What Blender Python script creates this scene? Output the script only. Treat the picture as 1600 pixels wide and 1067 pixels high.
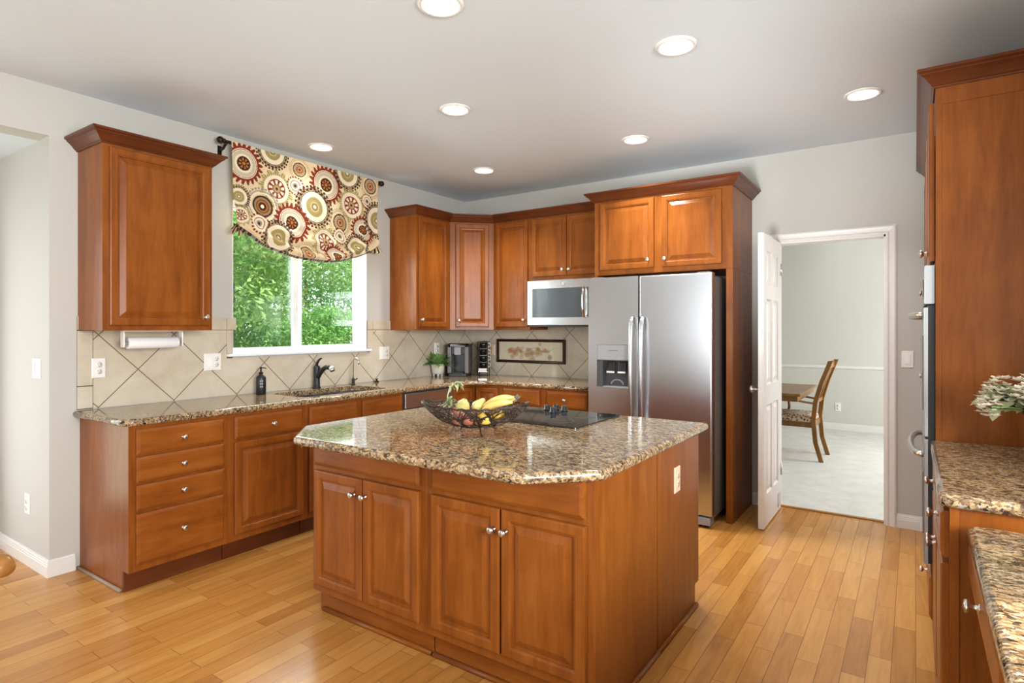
import bpy, bmesh, math, random
import numpy as np
from mathutils import Vector, Matrix, geometry
for o in list(bpy.data.objects): bpy.data.objects.remove(o)
SC = bpy.context.scene
COL = SC.collection
PI = math.pi

# ------------------------------------------------------------------ camera
cd = bpy.data.cameras.new('camera'); cam = bpy.data.objects.new('camera', cd); COL.objects.link(cam)
cam.location = (3.98, -4.9065, 1.382); cam.rotation_euler = (PI/2, 0, 0.601)
cd.sensor_width = 36.0; cd.lens = 36.0*917.64/1600.0; cd.shift_y = -19.5/1600.0
cd.clip_start = 0.05; cd.clip_end = 200
SC.camera = cam
# ------------------------------------------------------------------ view, sky, sun, daylight, added fill
SC.view_settings.view_transform = 'Standard'; SC.view_settings.look = 'None'
SC.view_settings.gamma = 1.0; SC.view_settings.use_curve_mapping = False
SC.view_settings.exposure = 0.5
W = bpy.data.worlds.new('sky'); SC.world = W; W.use_nodes = True
bg = W.node_tree.nodes['Background']; bg.inputs[0].default_value = (0.90, 0.95, 1.0, 1); bg.inputs[1].default_value = 1.4

def lamp(name, kind, loc, target, power, color=(1, 1, 1), size=1.0, size_y=None, spread=None, angle=None):
    ld = bpy.data.lights.new(name, kind); ld.energy = power; ld.color = color
    if kind == 'AREA':
        ld.shape = 'RECTANGLE' if size_y else 'DISK'; ld.size = size
        if size_y: ld.size_y = size_y
        if spread: ld.spread = spread
    if angle: ld.angle = angle
    o = bpy.data.objects.new(name, ld); COL.objects.link(o); o.location = loc
    d = Vector(target)-Vector(loc); o.rotation_euler = d.to_track_quat('-Z', 'Y').to_euler()
    return o
lamp('sun', 'SUN', (6, 3, 12), (-0.5, -1.5, 0), 6.5, (1, 0.96, 0.88), angle=0.03)
# fill lamps added at rear, alcove and right; then daylight at dining, kitchen windows
lamp('added_fill_rear', 'AREA', (2.0, -8.45, 1.2), (2.2, -2.2, 2.5), 58, (0.93, 0.97, 1.0), 1.6, 1.8)
lamp('added_fill_alcove', 'AREA', (-0.83, -4.62, 1.1), (2.0, -4.3, 1.6), 13, (0.93, 0.96, 1.0), 1.35, 1.9)
lamp('added_fill_right', 'AREA', (6.1, -4.6, 1.7), (2.6, -2.4, 1.0), 185, (0.95, 0.98, 1.0), 1.9, 1.2)
# unseen fill lamps added beside and behind the camera, aimed at the ceiling
lamp('added_fill_up', 'AREA', (2.6, -6.3, 0.5), (2.6, -6.0, 2.74), 18, (0.88, 0.95, 1.0), 2.0, 2.0)
fl = lamp('added_fill_spot', 'SPOT', (3.45, -5.35, 0.95), (3.0, -0.1, 2.58), 600, (0.9, 0.96, 1.0)); fl.data.spot_size = math.radians(30); fl.data.spot_blend = 1.0; fl.data.shadow_soft_size = 0.35
lamp('daylight_dining', 'AREA', (5.55, 2.3, 1.35), (2.5, 2.2, 0.9), 64, (0.96, 0.99, 1.0), 1.6, 1.4)
lamp('daylight_kitchen_window', 'AREA', (-0.16, -1.97, 1.76), (2.4, -2.3, 1.7), 33, (0.95, 1.0, 0.99), 1.15, 0.6)

# ------------------------------------------------------------------ object helpers
def tag(o, label=None, cat=None, group=None, kind=None):
    if label: o['label'] = label
    if cat: o['category'] = cat
    if group: o['group'] = group
    if kind: o['kind'] = kind
    return o
def empty(name, loc=(0, 0, 0), rz=0.0, label=None, cat=None, group=None, kind=None):
    o = bpy.data.objects.new(name, None); COL.objects.link(o); o.empty_display_size = 0.1
    o.location = loc; o.rotation_euler = (0, 0, rz)
    return tag(o, label, cat, group, kind)
def copy_tree(o, parent=None):
    c = o.copy(); COL.objects.link(c)
    if parent is not None: c.parent = parent
    for ch in list(o.children): copy_tree(ch, c)
    return c

class MB:
    """collects geometry for ONE mesh"""
    def __init__(s): s.v = []; s.f = []; s.m = []; s.mi = 0; s.sm = []; s.smooth = False
    def add(s, vs, fs):
        n = len(s.v); s.v += [tuple(p) for p in vs]
        for f in fs: s.f.append([i+n for i in f]); s.m.append(s.mi); s.sm.append(s.smooth)
        return s
    def box(s, x0, x1, y0, y1, z0, z1):
        if x0 > x1: x0, x1 = x1, x0
        if y0 > y1: y0, y1 = y1, y0
        if z0 > z1: z0, z1 = z1, z0
        return s.add([(x0,y0,z0),(x1,y0,z0),(x1,y1,z0),(x0,y1,z0),(x0,y0,z1),(x1,y0,z1),(x1,y1,z1),(x0,y1,z1)],
              [(0,3,2,1),(4,5,6,7),(0,1,5,4),(1,2,6,5),(2,3,7,6),(3,0,4,7)])
    def prism(s, pts, z0, z1):
        """pts ccw polygon in xy"""
        n = len(pts)
        return s.add([(x,y,z0) for x,y in pts]+[(x,y,z1) for x,y in pts],
              [tuple(range(n-1,-1,-1)), tuple(range(n,2*n))]+[(i,(i+1)%n,n+(i+1)%n,n+i) for i in range(n)])
    def prism_x(s, pts, x0, x1):
        """pts polygon in (y,z)"""
        n = len(pts)
        return s.add([(x0,y,z) for y,z in pts]+[(x1,y,z) for y,z in pts],
              [tuple(range(n-1,-1,-1)), tuple(range(n,2*n))]+[(i,(i+1)%n,n+(i+1)%n,n+i) for i in range(n)])
    def loops(s, rings, cap0=True, cap1=True, closed=True):
        """skin consecutive rings (same count)"""
        n = len(rings[0]); base = []
        vs = [p for r in rings for p in r]; fs = []
        for k in range(len(rings)-1):
            for i in range(n if closed else n-1):
                j = (i+1) % n
                fs.append((k*n+i, k*n+j, (k+1)*n+j, (k+1)*n+i))
        if cap0: fs.append(tuple(range(n-1, -1, -1)))
        if cap1: fs.append(tuple(range((len(rings)-1)*n, len(rings)*n)))
        return s.add(vs, fs)
    def lathe(s, prof, c=(0,0,0), axis='z', n=24, cap0=True, cap1=True):
        rings = []
        for r, h in prof:
            ring = []
            for i in range(n):
                a = 2*PI*i/n; x, y = r*math.cos(a), r*math.sin(a)
                if axis == 'z': p = (c[0]+x, c[1]+y, c[2]+h)
                elif axis == 'y': p = (c[0]+x, c[1]-h, c[2]+y)      # h outward = -y
                else: p = (c[0]+h, c[1]+x, c[2]+y)
                ring.append(p)
            rings.append(ring)
        old = s.smooth; s.smooth = True
        s.loops(rings, cap0, cap1); s.smooth = old
        return s
    def tube(s, pts, r, n=8, closed=False, flat=1.0):
        """r number or list"""
        pts = [Vector(p) for p in pts]; m = len(pts)
        rs = r if isinstance(r, (list, tuple)) else [r]*m
        rings = []; up = None
        for i in range(m):
            if closed: t = pts[(i+1) % m]-pts[i-1]
            else: t = pts[min(i+1, m-1)]-pts[max(i-1, 0)]
            if t.length < 1e-9: t = Vector((0,0,1))
            t.normalize()
            if up is None:
                up = Vector((0,0,1)) if abs(t.z) < 0.9 else Vector((1,0,0))
            a = up-t*up.dot(t)
            if a.length < 1e-6: a = t.orthogonal()
            a.normalize(); up = a; b = t.cross(a)
            rings.append([tuple(pts[i]+(a*math.sin(2*PI*k/n)*flat+b*math.cos(2*PI*k/n))*rs[i]) for k in range(n)])
        old = s.smooth; s.smooth = True
        if closed: rings.append(rings[0])
        s.loops(rings, not closed, not closed); s.smooth = old
        return s
    def sphere(s, c, r, n=16, m=10, sc=(1,1,1), rot=None):
        rings = []
        for k in range(m+1):
            ph = -PI/2+PI*k/m; ph = max(min(ph, PI/2-0.02), -PI/2+0.02)
            ring = []
            for i in range(n):
                a = 2*PI*i/n
                p = Vector((math.cos(a)*math.cos(ph)*sc[0], math.sin(a)*math.cos(ph)*sc[1], math.sin(ph)*sc[2]))*r
                if rot: p = rot @ p
                ring.append((c[0]+p.x, c[1]+p.y, c[2]+p.z))
            rings.append(ring)
        old = s.smooth; s.smooth = True
        s.loops(rings); s.smooth = old
        return s
    def build(s, name, mats, parent=None, bevel=0, seg=2, loc=None, rz=None, recalc=True):
        me = bpy.data.meshes.new(name); me.from_pydata(s.v, [], s.f)
        if not isinstance(mats, (list, tuple)): mats = [mats]
        for m in mats: me.materials.append(m)
        me.polygons.foreach_set('material_index', s.m); me.polygons.foreach_set('use_smooth', s.sm)
        if recalc:
            b = bmesh.new(); b.from_mesh(me); bmesh.ops.recalc_face_normals(b, faces=b.faces); b.to_mesh(me); b.free()
        o = bpy.data.objects.new(name, me); COL.objects.link(o)
        if parent is not None: o.parent = parent
        if loc is not None: o.location = loc
        if rz is not None: o.rotation_euler = (0, 0, rz)
        if bevel:
            md = o.modifiers.new('bevel', 'BEVEL'); md.width = bevel; md.segments = seg; md.limit_method = 'ANGLE'; md.angle_limit = 0.6
            md.harden_normals = False
        return o

def inset_poly(pts, d):
    """inset ccw polygon by d (mitre)"""
    out = []; n = len(pts)
    for i in range(n):
        p0, p1, p2 = Vector(pts[i-1]), Vector(pts[i]), Vector(pts[(i+1) % n])
        e1 = (p1-p0).normalized(); e2 = (p2-p1).normalized()
        n1 = Vector((-e1.y, e1.x)); n2 = Vector((-e2.y, e2.x))
        k = 1+n1.dot(n2); v = (n1+n2)/max(k, 0.2)
        out.append((p1.x+v.x*d, p1.y+v.y*d))
    return out
def fillet(pts, radii, n=6):
    out = []; m = len(pts)
    for i in range(m):
        r = radii[i]; p = Vector(pts[i])
        if r <= 0: out.append(tuple(p)); continue
        a = (Vector(pts[i-1])-p).normalized(); b = (Vector(pts[(i+1) % m])-p).normalized()
        ang = a.angle(b); t = r/math.tan(ang/2)
        pa = p+a*t; pb = p+b*t; c = p+(a+b).normalized()*(r/math.sin(ang/2))
        v0 = pa-c; v1 = pb-c
        a0 = math.atan2(v0.y, v0.x); a1 = math.atan2(v1.y, v1.x)
        da = (a1-a0+PI) % (2*PI)-PI
        for k in range(n+1):
            aa = a0+da*k/n; out.append((c.x+r*math.cos(aa), c.y+r*math.sin(aa)))
    return out
def sweep(mb, path, prof, segs=None):
    """crown: prof (out,z) along path; out = to the right of travel. mitred. segs: which segments to emit"""
    P = [Vector(p) for p in path]; n = len(P)
    rings = []
    for i in range(n):
        if i == 0: e1 = e2 = (P[1]-P[0]).normalized()
        elif i == n-1: e1 = e2 = (P[-1]-P[-2]).normalized()
        else: e1 = (P[i]-P[i-1]).normalized(); e2 = (P[i+1]-P[i]).normalized()
        n1 = Vector((e1.y, -e1.x)); n2 = Vector((e2.y, -e2.x))
        v = (n1+n2)/(1+n1.dot(n2))
        rings.append([(P[i].x+v.x*o, P[i].y+v.y*o, z) for o, z in prof])
    segs = segs if segs is not None else range(n-1)
    segs = list(segs)
    mb.loops([rings[k] for k in range(segs[0], segs[-1]+2)])

# ------------------------------------------------------------------ materials
class NT:
    def __init__(s, name):
        s.mat = bpy.data.materials.new(name); s.mat.use_nodes = True; s.t = s.mat.node_tree
        s.b = s.t.nodes['Principled BSDF']
    def n(s, t, **kw):
        nd = s.t.nodes.new(t)
        for k, v in kw.items(): setattr(nd, k, v)
        return nd
    def set(s, **kw):
        for k, v in kw.items():
            k = k.replace('_', ' ')
            s.b.inputs[k].default_value = v
        return s
    def link(s, a, b): s.t.links.new(a, b)
    def coord(s, kind='Object', scale=(1,1,1), rot=(0,0,0), loc=(0,0,0)):
        if kind == 'Position': c = s.n('ShaderNodeNewGeometry').outputs['Position']
        else: c = s.n('ShaderNodeTexCoord').outputs[kind]
        m = s.n('ShaderNodeMapping'); m.inputs['Scale'].default_value = scale; m.inputs['Rotation'].default_value = rot; m.inputs['Location'].default_value = loc
        s.link(c, m.inputs['Vector']); return m.outputs['Vector']
    def noise(s, vec, scale, detail=4, rough=0.5, dist=0.0):
        nd = s.n('ShaderNodeTexNoise'); nd.inputs['Scale'].default_value = scale; nd.inputs['Detail'].default_value = detail
        nd.inputs['Roughness'].default_value = rough; nd.inputs['Distortion'].default_value = dist
        s.link(vec, nd.inputs['Vector']); return nd.outputs['Fac']
    def ramp(s, fac, stops, interp='LINEAR'):
        r = s.n('ShaderNodeValToRGB'); cr = r.color_ramp; cr.interpolation = interp
        while len(cr.elements) < len(stops): cr.elements.new(0.5)
        for e, (p, c) in zip(cr.elements, stops): e.position = p; e.color = (*c, 1) if len(c) == 3 else c
        s.link(fac, r.inputs['Fac']); return r.outputs['Color']
    def math(s, op, a, b=None, c=None):
        nd = s.n('ShaderNodeMath', operation=op)
        for i, x in enumerate((a, b, c)):
            if x is None: continue
            if isinstance(x, (int, float)): nd.inputs[i].default_value = x
            else: s.link(x, nd.inputs[i])
        return nd.outputs[0]
    def mix(s, fac, a, b, blend='MIX'):
        nd = s.n('ShaderNodeMix', data_type='RGBA', blend_type=blend)
        for i, x in ((0, fac), (6, a), (7, b)):
            if isinstance(x, (int, float)): nd.inputs[i].default_value = x
            elif isinstance(x, tuple): nd.inputs[i].default_value = (*x, 1) if len(x) == 3 else x
            else: s.link(x, nd.inputs[i])
        return nd.outputs[2]
    def bump(s, h, strength, dist=0.002):
        b = s.n('ShaderNodeBump'); b.inputs['Strength'].default_value = strength; b.inputs['Distance'].default_value = dist
        s.link(h, b.inputs['Height']); s.link(b.outputs['Normal'], s.b.inputs['Normal'])
    def base(s, c): s.link(c, s.b.inputs['Base Color'])

def srgb(r, g, b):
    f = lambda u: (u/12.92 if u <= 0.04045 else ((u+0.055)/1.055)**2.4)
    return (f(r/255), f(g/255), f(b/255))
def plain(name, col, rough=0.5, metal=0.0, **kw):
    m = NT(name); m.set(Roughness=rough, Metallic=metal)
    m.b.inputs['Base Color'].default_value = (*col, 1)
    m.set(**kw)
    v = m.coord('Object'); f = m.noise(v, 40, 3)
    m.base(m.mix(0.06, tuple(col), m.ramp(f, [(0.3, tuple(c*0.7 for c in col)), (0.7, tuple(min(1, c*1.25) for c in col))])))
    return m.mat
def wood(name, dark, mid, light, scale, rough=0.30, coat=0.0, blotch=0.35):
    m = NT(name); m.set(Roughness=rough, Coat_Weight=coat, Specular_IOR_Level=0.24)
    v = m.coord('Object', scale)
    oi = m.n('ShaderNodeObjectInfo'); cmb = m.n('ShaderNodeVectorMath', operation='ADD')
    k = m.math('MULTIPLY', oi.outputs['Random'], 37.0)
    m.link(v, cmb.inputs[0]); cx = m.n('ShaderNodeCombineXYZ'); m.link(k, cx.inputs[0]); m.link(k, cx.inputs[2]); m.link(cx.outputs[0], cmb.inputs[1])
    f1 = m.noise(cmb.outputs[0], 1.0, 6, 0.6, 0.6)
    v2 = m.coord('Object', (3, 3, 3)); f2 = m.noise(v2, 1.4, 4, 0.6, 0.4)
    f3 = m.noise(cmb.outputs[0], 6.0, 3, 0.6)
    a = m.ramp(f1, [(0.3, dark), (0.5, mid), (0.72, light)])
    b = m.ramp(f2, [(0.3, dark), (0.55, mid), (0.75, light)])
    c = m.mix(blotch, a, b)
    c = m.mix(0.14, c, m.ramp(f3, [(0.35, dark), (0.65, light)]))
    m.base(c); m.bump(f3, 0.04, 0.001)
    return m.mat
CD, CM, CL = srgb(104, 52, 14), srgb(134, 72, 22), srgb(156, 92, 36)
M = {}
M['wood_v'] = wood('cherry_stained_maple_upright_grain', CD, CM, CL, (14, 14, 1.6))
M['wood_h'] = wood('cherry_stained_maple_level_grain', CD, CM, CL, (1.6, 14, 14))
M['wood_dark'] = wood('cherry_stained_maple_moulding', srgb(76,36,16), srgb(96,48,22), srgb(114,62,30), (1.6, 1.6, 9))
M['chairwood'] = wood('walnut_stained_chair_wood', srgb(104,68,32), srgb(136,96,50), srgb(158,116,66), (9, 9, 2))
M['oakchair'] = wood('honey_oak_chair_wood', srgb(128,82,36), srgb(168,116,58), srgb(190,138,74), (9, 9, 2))
M['nickel'] = plain('brushed_nickel', (0.62, 0.58, 0.53), 0.28, 1.0)
M['steel'] = None
def steel(name, col, rough, horizontal=True):
    m = NT(name); m.set(Metallic=1.0, Roughness=rough)
    v = m.coord('Object', (1, 1, 220) if horizontal else (220, 220, 1)); f = m.noise(v, 1.5, 3)
    m.base(m.ramp(f, [(0.3, tuple(c*0.93 for c in col)), (0.7, col)])); m.bump(f, 0.03, 0.0005)
    return m.mat
M['steel'] = steel('stainless_steel', (0.60, 0.61, 0.63), 0.27)
M['steel_oven'] = steel('brushed_oven_steel', (0.40, 0.40, 0.405), 0.42)
M['steel_dark'] = plain('fridge_side_grey', srgb(110, 102, 94), 0.45)
M['chrome'] = plain('chrome', (0.8, 0.8, 0.8), 0.08, 1.0)
M['black'] = plain('black_plastic', (0.012, 0.012, 0.013), 0.35)
M['blackgloss'] = plain('black_gloss', (0.006, 0.006, 0.007), 0.06)
M['glassceramic'] = plain('black_glass_ceramic', (0.010, 0.011, 0.012), 0.05, 0.0, Specular_IOR_Level=1.0)
M['doorglass'] = plain('reflection_grey_glass', srgb(82, 88, 92), 0.08, 0.0, Specular_IOR_Level=0.8)  # grey base stands in for a reflected bright window, besides the door mesh
M['blackmatte'] = plain('matte_black_metal', (0.012, 0.012, 0.013), 0.42, 0.0)
M['darkgrey'] = plain('dark_grey_plastic', srgb(74, 72, 74), 0.32)
M['midgrey'] = plain('warm_grey_plastic', srgb(112, 106, 104), 0.35)
M['greyplastic'] = plain('grey_plastic', srgb(150, 150, 152), 0.35)
M['white'] = plain('white_paint_trim', srgb(226, 222, 216), 0.35)
M['whiteplastic'] = plain('white_plastic', srgb(236, 232, 224), 0.3)
M['cream'] = plain('almond_plastic', srgb(232, 206, 178), 0.35)
M['paper'] = plain('paper', srgb(238, 238, 236), 0.9)
M['ceramic'] = plain('cream_ceramic', srgb(226, 220, 208), 0.3)
M['bronze'] = plain('oil_rubbed_bronze', srgb(52, 34, 26), 0.35, 0.6)
M['wire'] = plain('bronze_wire', srgb(58, 42, 30), 0.4, 0.3)
M['vinyl'] = plain('white_vinyl', srgb(238, 240, 242), 0.3)
def wallpaint(name, col, bump=0.05, sc=160):
    m = NT(name); m.set(Roughness=0.7, Specular_IOR_Level=0.3)
    v = m.coord('Position'); f = m.noise(v, sc, 3); g = m.noise(v, 0.6, 2)
    m.base(m.mix(0.05, col, m.ramp(g, [(0.3, tuple(c*0.85 for c in col)), (0.7, tuple(min(1, c*1.1) for c in col))])))
    m.bump(f, bump, 0.004)
    return m.mat
M['wall'] = wallpaint('warm_grey_wall_paint', srgb(192, 189, 181))
M['ceiling'] = wallpaint('white_orange_peel_ceiling', srgb(214, 221, 226), 0.16, 70)
M['dwall'] = wallpaint('dining_room_grey_green_paint', srgb(204, 201, 190))
# floor boards along Y
m = NT('maple_floor_boards'); m.set(Roughness=0.26, Specular_IOR_Level=0.4)
v = m.coord('Position', (1, 1, 1), (0, 0, PI/2))
br = m.n('ShaderNodeTexBrick'); br.offset = 0.37; br.offset_frequency = 2; br.squash = 1.0
br.inputs['Scale'].default_value = 1.0; br.inputs['Brick Width'].default_value = 0.55; br.inputs['Row Height'].default_value = 0.083
br.inputs['Mortar Size'].default_value = 0.0011; br.inputs['Mortar Smooth'].default_value = 0.2; br.inputs['Bias'].default_value = 0.0
br.inputs['Color1'].default_value = (0, 0, 0, 1); br.inputs['Color2'].default_value = (1, 1, 1, 1); br.inputs['Mortar'].default_value = (0.5, 0.5, 0.5, 1)
m.link(v, br.inputs['Vector'])
tone = m.ramp(br.outputs['Color'], [(0.0, srgb(160,104,44)), (0.25, srgb(180,122,56)), (0.6, srgb(192,135,66)), (1.0, srgb(204,150,80))])
# board-by-board grain offset
vg = m.coord('Position', (26, 2.2, 1)); ad = m.n('ShaderNodeVectorMath', operation='ADD'); sc_ = m.n('ShaderNodeVectorMath', operation='SCALE'); sc_.inputs['Scale'].default_value = 31.0
m.link(br.outputs['Color'], sc_.inputs[0]); m.link(vg, ad.inputs[0]); m.link(sc_.outputs[0], ad.inputs[1])
g = m.noise(ad.outputs[0], 1.0, 6, 0.62, 1.2)
c = m.mix(0.32, tone, m.ramp(g, [(0.28, srgb(134,82,34)), (0.5, srgb(184,126,60)), (0.75, srgb(210,158,90))]))
k = m.noise(m.coord('Position', (9, 5, 1)), 1.0, 2, 0.4); kn = m.ramp(k, [(0.0, (0,0,0)), (0.745, (0,0,0)), (0.80, (1,1,1))])
c = m.mix(m.math('MULTIPLY', kn, 0.55), c, srgb(104, 60, 28))
c = m.mix(br.outputs['Fac'], c, srgb(112, 70, 36))
m.base(c); M['floor'] = m.mat
# granite
m = NT('brown_speckled_granite'); m.set(Roughness=0.07, Specular_IOR_Level=0.38)
v0 = m.coord('Position'); dn = m.n('ShaderNodeTexNoise'); dn.inputs['Scale'].default_value = 60; m.link(v0, dn.inputs['Vector'])
va = m.n('ShaderNodeVectorMath', operation='MULTIPLY_ADD'); va.inputs[1].default_value = (0.012, 0.012, 0.012); m.link(dn.outputs['Color'], va.inputs[0]); m.link(v0, va.inputs[2])
st_ = m.n('ShaderNodeMapping'); st_.inputs['Scale'].default_value = (0.72, 1.25, 1.0); m.link(va.outputs[0], st_.inputs['Vector'])
vo = m.n('ShaderNodeTexVoronoi'); vo.inputs['Scale'].default_value = 128; m.link(st_.outputs[0], vo.inputs['Vector'])
sep = m.n('ShaderNodeSeparateColor'); m.link(vo.outputs['Color'], sep.inputs[0])
cell = m.ramp(sep.outputs[0], [(0.0, srgb(22,18,17)), (0.19, srgb(66,50,38)), (0.33, srgb(122,96,68)), (0.50, srgb(160,130,94)), (0.70, srgb(192,162,120)), (0.90, srgb(180,170,154))], 'CONSTANT')
f = m.noise(st_.outputs[0], 34, 5, 0.65)
veil = m.ramp(f, [(0.38, srgb(38,30,26)), (0.5, srgb(146,118,86)), (0.66, srgb(196,168,128))])
c = m.mix(0.36, cell, veil); fs_ = m.noise(v0, 190, 2, 0.6)
c = m.mix(m.ramp(fs_, [(0.60, (0,0,0)), (0.66, (1,1,1))]), c, srgb(22, 18, 16))
m.base(c); M['granite'] = m.mat
# tiles
GROUT = srgb(112, 86, 62)
def tilemat(name, axis, diag):
    m = NT(name); m.set(Roughness=0.38)
    v = m.coord('Position'); f = m.noise(v, 5, 5, 0.6, 0.5); f2 = m.noise(v, 1.7, 3)
    c = m.ramp(f, [(0.3, srgb(184,170,148)), (0.5, srgb(202,190,168)), (0.72, srgb(214,204,186))])
    c = m.mix(0.3, c, m.ramp(f2, [(0.35, srgb(190,172,142)), (0.65, srgb(206,200,186))]))
    if diag:
        sx = m.n('ShaderNodeSeparateXYZ'); m.link(v, sx.inputs[0]); h = sx.outputs['Y'] if axis == 'y' else sx.outputs['X']
        S = 0.4285
        a = m.math('DIVIDE', h, S); b = m.math('DIVIDE', m.math('SUBTRACT', sx.outputs['Z'], 0.919), S)
        ds = []
        for op in ('ADD', 'SUBTRACT'):
            q = m.math(op, a, b); fr = m.math('FRACT', m.math('ADD', q, 100.5)); ds.append(m.math('ABSOLUTE', m.math('SUBTRACT', fr, 0.5)))
        d = m.math('MINIMUM', ds[0], ds[1]); line = m.math('LESS_THAN', d, 0.0088)
        c = m.mix(line, c, GROUT)
        ed = m.math('MINIMUM', m.math('DIVIDE', d, 0.02), 1.0); m.bump(ed, 0.25, 0.002)
    m.base(c); return m.mat
M['tile_y'] = tilemat('diagonal_beige_tile_window_wall', 'y', True)
M['tile_x'] = tilemat('diagonal_beige_tile_fridge_wall', 'x', True)
M['tile_border'] = tilemat('beige_border_tile', 'y', False)
M['grout'] = plain('brown_grout', GROUT, 0.9)
# carpet
m = NT('cream_carpet'); m.set(Roughness=0.95, Specular_IOR_Level=0.1)
v = m.coord('Position'); f = m.noise(v, 220, 3); f2 = m.noise(v, 6, 5, 0.7)
c = m.mix(0.5, m.ramp(f, [(0.3, srgb(200,194,184)), (0.7, srgb(232,228,220))]), m.ramp(f2, [(0.35, srgb(202,197,187)), (0.65, srgb(230,227,219))]))
m.base(c); m.bump(f, 0.5, 0.006); M['carpet'] = m.mat
# glass that lets daylight through
m = NT('window_glass'); tr = m.n('ShaderNodeBsdfTransparent'); gl = m.n('ShaderNodeBsdfGlossy'); gl.inputs['Roughness'].default_value = 0.02
fr = m.n('ShaderNodeFresnel'); fr.inputs['IOR'].default_value = 1.45; mx = m.n('ShaderNodeMixShader')
tr.inputs['Color'].default_value = (0.94, 0.97, 0.95, 1)
m.link(m.math('MULTIPLY', fr.outputs[0], 0.5), mx.inputs[0]); m.link(tr.outputs[0], mx.inputs[1]); m.link(gl.outputs[0], mx.inputs[2]); m.link(mx.outputs[0], m.t.nodes['Material Output'].inputs['Surface'])
M['glass'] = m.mat
m = NT('lamp_glow'); m.set(Emission_Color=(1, 0.95, 0.86, 1), Emission_Strength=5.0); m.b.inputs['Base Color'].default_value = (0.9, 0.9, 0.88, 1); M['glow'] = m.mat
def vcol(name, rough=0.8, **kw):
    m = NT(name); m.set(Roughness=rough, **kw); a = m.n('ShaderNodeVertexColor'); a.layer_name = 'print'; m.base(a.outputs['Color']); return m
M['fabric'] = vcol('medallion_print_fabric', 0.85, Specular_IOR_Level=0.15).mat
M['artprint'] = vcol('botanical_art_print', 0.6).mat
M['lining'] = plain('cream_lining', srgb(214, 204, 186), 0.9)
def leafmat(name, a, b, trans=0.35):
    m = NT(name); m.set(Roughness=0.5, Specular_IOR_Level=0.3)
    v = m.coord('Position'); f = m.noise(v, 9, 3, 0.6); f2 = m.noise(v, 1.2, 2)
    c = m.mix(0.5, m.ramp(f, [(0.3, a), (0.7, b)]), m.ramp(f2, [(0.35, a), (0.65, b)]))
    m.base(c); tl = m.n('ShaderNodeBsdfTranslucent'); m.link(c, tl.inputs['Color']); mx = m.n('ShaderNodeMixShader'); mx.inputs[0].default_value = trans
    m.link(m.b.outputs[0], mx.inputs[1]); m.link(tl.outputs[0], mx.inputs[2]); m.link(mx.outputs[0], m.t.nodes['Material Output'].inputs['Surface'])
    return m.mat
M['leaf_light'] = leafmat('light_green_leaves', srgb(104,146,74), srgb(176,206,128))
M['leaf_mid'] = leafmat('mid_green_leaves', srgb(74,134,64), srgb(138,188,94))
M['leaf_dark'] = leafmat('deep_green_leaves', srgb(52,104,56), srgb(104,156,84))
M['fern'] = leafmat('houseplant_leaves', srgb(92,146,64), srgb(182,214,140), 0.25)
M['pale_leaf'] = leafmat('pale_sage_leaves', srgb(150,162,116), srgb(200,204,160), 0.2)
M['bark'] = plain('bark', srgb(112, 100, 82), 0.9)
M['grass'] = plain('lawn', srgb(92, 126, 62), 0.95)

# ------------------------------------------------------------------ room shell
def wall_mb(mb, axis, p0, p1, a0, a1, z0, z1, holes):
    """wall slab p0..p1 thick along axis, spanning a0..a1 x z0..z1 with rectangular holes (a0,a1,z0,z1)"""
    As = sorted({a0, a1, *[h[0] for h in holes], *[h[1] for h in holes]}); Zs = sorted({z0, z1, *[h[2] for h in holes], *[h[3] for h in holes]})
    As = [a for a in As if a0 <= a <= a1]; Zs = [z for z in Zs if z0 <= z <= z1]
    solid = [[not any(h[0] <= (As[i]+As[i+1])/2 <= h[1] and h[2] <= (Zs[k]+Zs[k+1])/2 <= h[3] for h in holes) for k in range(len(Zs)-1)] for i in range(len(As)-1)]
    def pt(p, a, z): return (p, a, z) if axis == 'x' else (a, p, z)
    for i in range(len(As)-1):
        for k in range(len(Zs)-1):
            if not solid[i][k]: continue
            A, B, Z, Y = As[i], As[i+1], Zs[k], Zs[k+1]
            for p in (p0, p1): mb.add([pt(p,A,Z), pt(p,B,Z), pt(p,B,Y), pt(p,A,Y)], [(0,1,2,3)])
            nb = lambda di, dk: 0 <= i+di < len(As)-1 and 0 <= k+dk < len(Zs)-1 and solid[i+di][k+dk]
            if not nb(-1,0): mb.add([pt(p0,A,Z), pt(p1,A,Z), pt(p1,A,Y), pt(p0,A,Y)], [(0,1,2,3)])
            if not nb(1,0): mb.add([pt(p0,B,Z), pt(p1,B,Z), pt(p1,B,Y), pt(p0,B,Y)], [(0,1,2,3)])
            if not nb(0,-1): mb.add([pt(p0,A,Z), pt(p1,A,Z), pt(p1,B,Z), pt(p0,B,Z)], [(0,1,2,3)])
            if not nb(0,1): mb.add([pt(p0,A,Y), pt(p1,A,Y), pt(p1,B,Y), pt(p0,B,Y)], [(0,1,2,3)])
    return mb
def struct(o): o['kind'] = 'structure'; return o
H = 2.74; RW = 4.70; RY = -8.6; AX = -0.84; NY = -3.665
WY0, WY1, WZ0, WZ1 = -2.60, -1.366, 1.195, 2.30
DX0, DX1, DZ = 3.10, 3.812, 2.05
mb = MB(); mb.box(AX-0.15, RW, RY, 0.07, -0.06, 0.0); struct(mb.build('floor', M['floor']))
mb = MB(); mb.box(AX-0.15, RW+0.15, RY-0.15, 0.12, H, H+0.08); struct(mb.build('ceiling', M['ceiling']))
mb = MB(); wall_mb(mb, 'x', -0.16, 0.0, RY, 0.12, 0, H, [(WY0, WY1, WZ0, WZ1), (RY, NY, 0, 2.46)])
o = struct(mb.build('wall_left', M['wall'])); 
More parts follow.
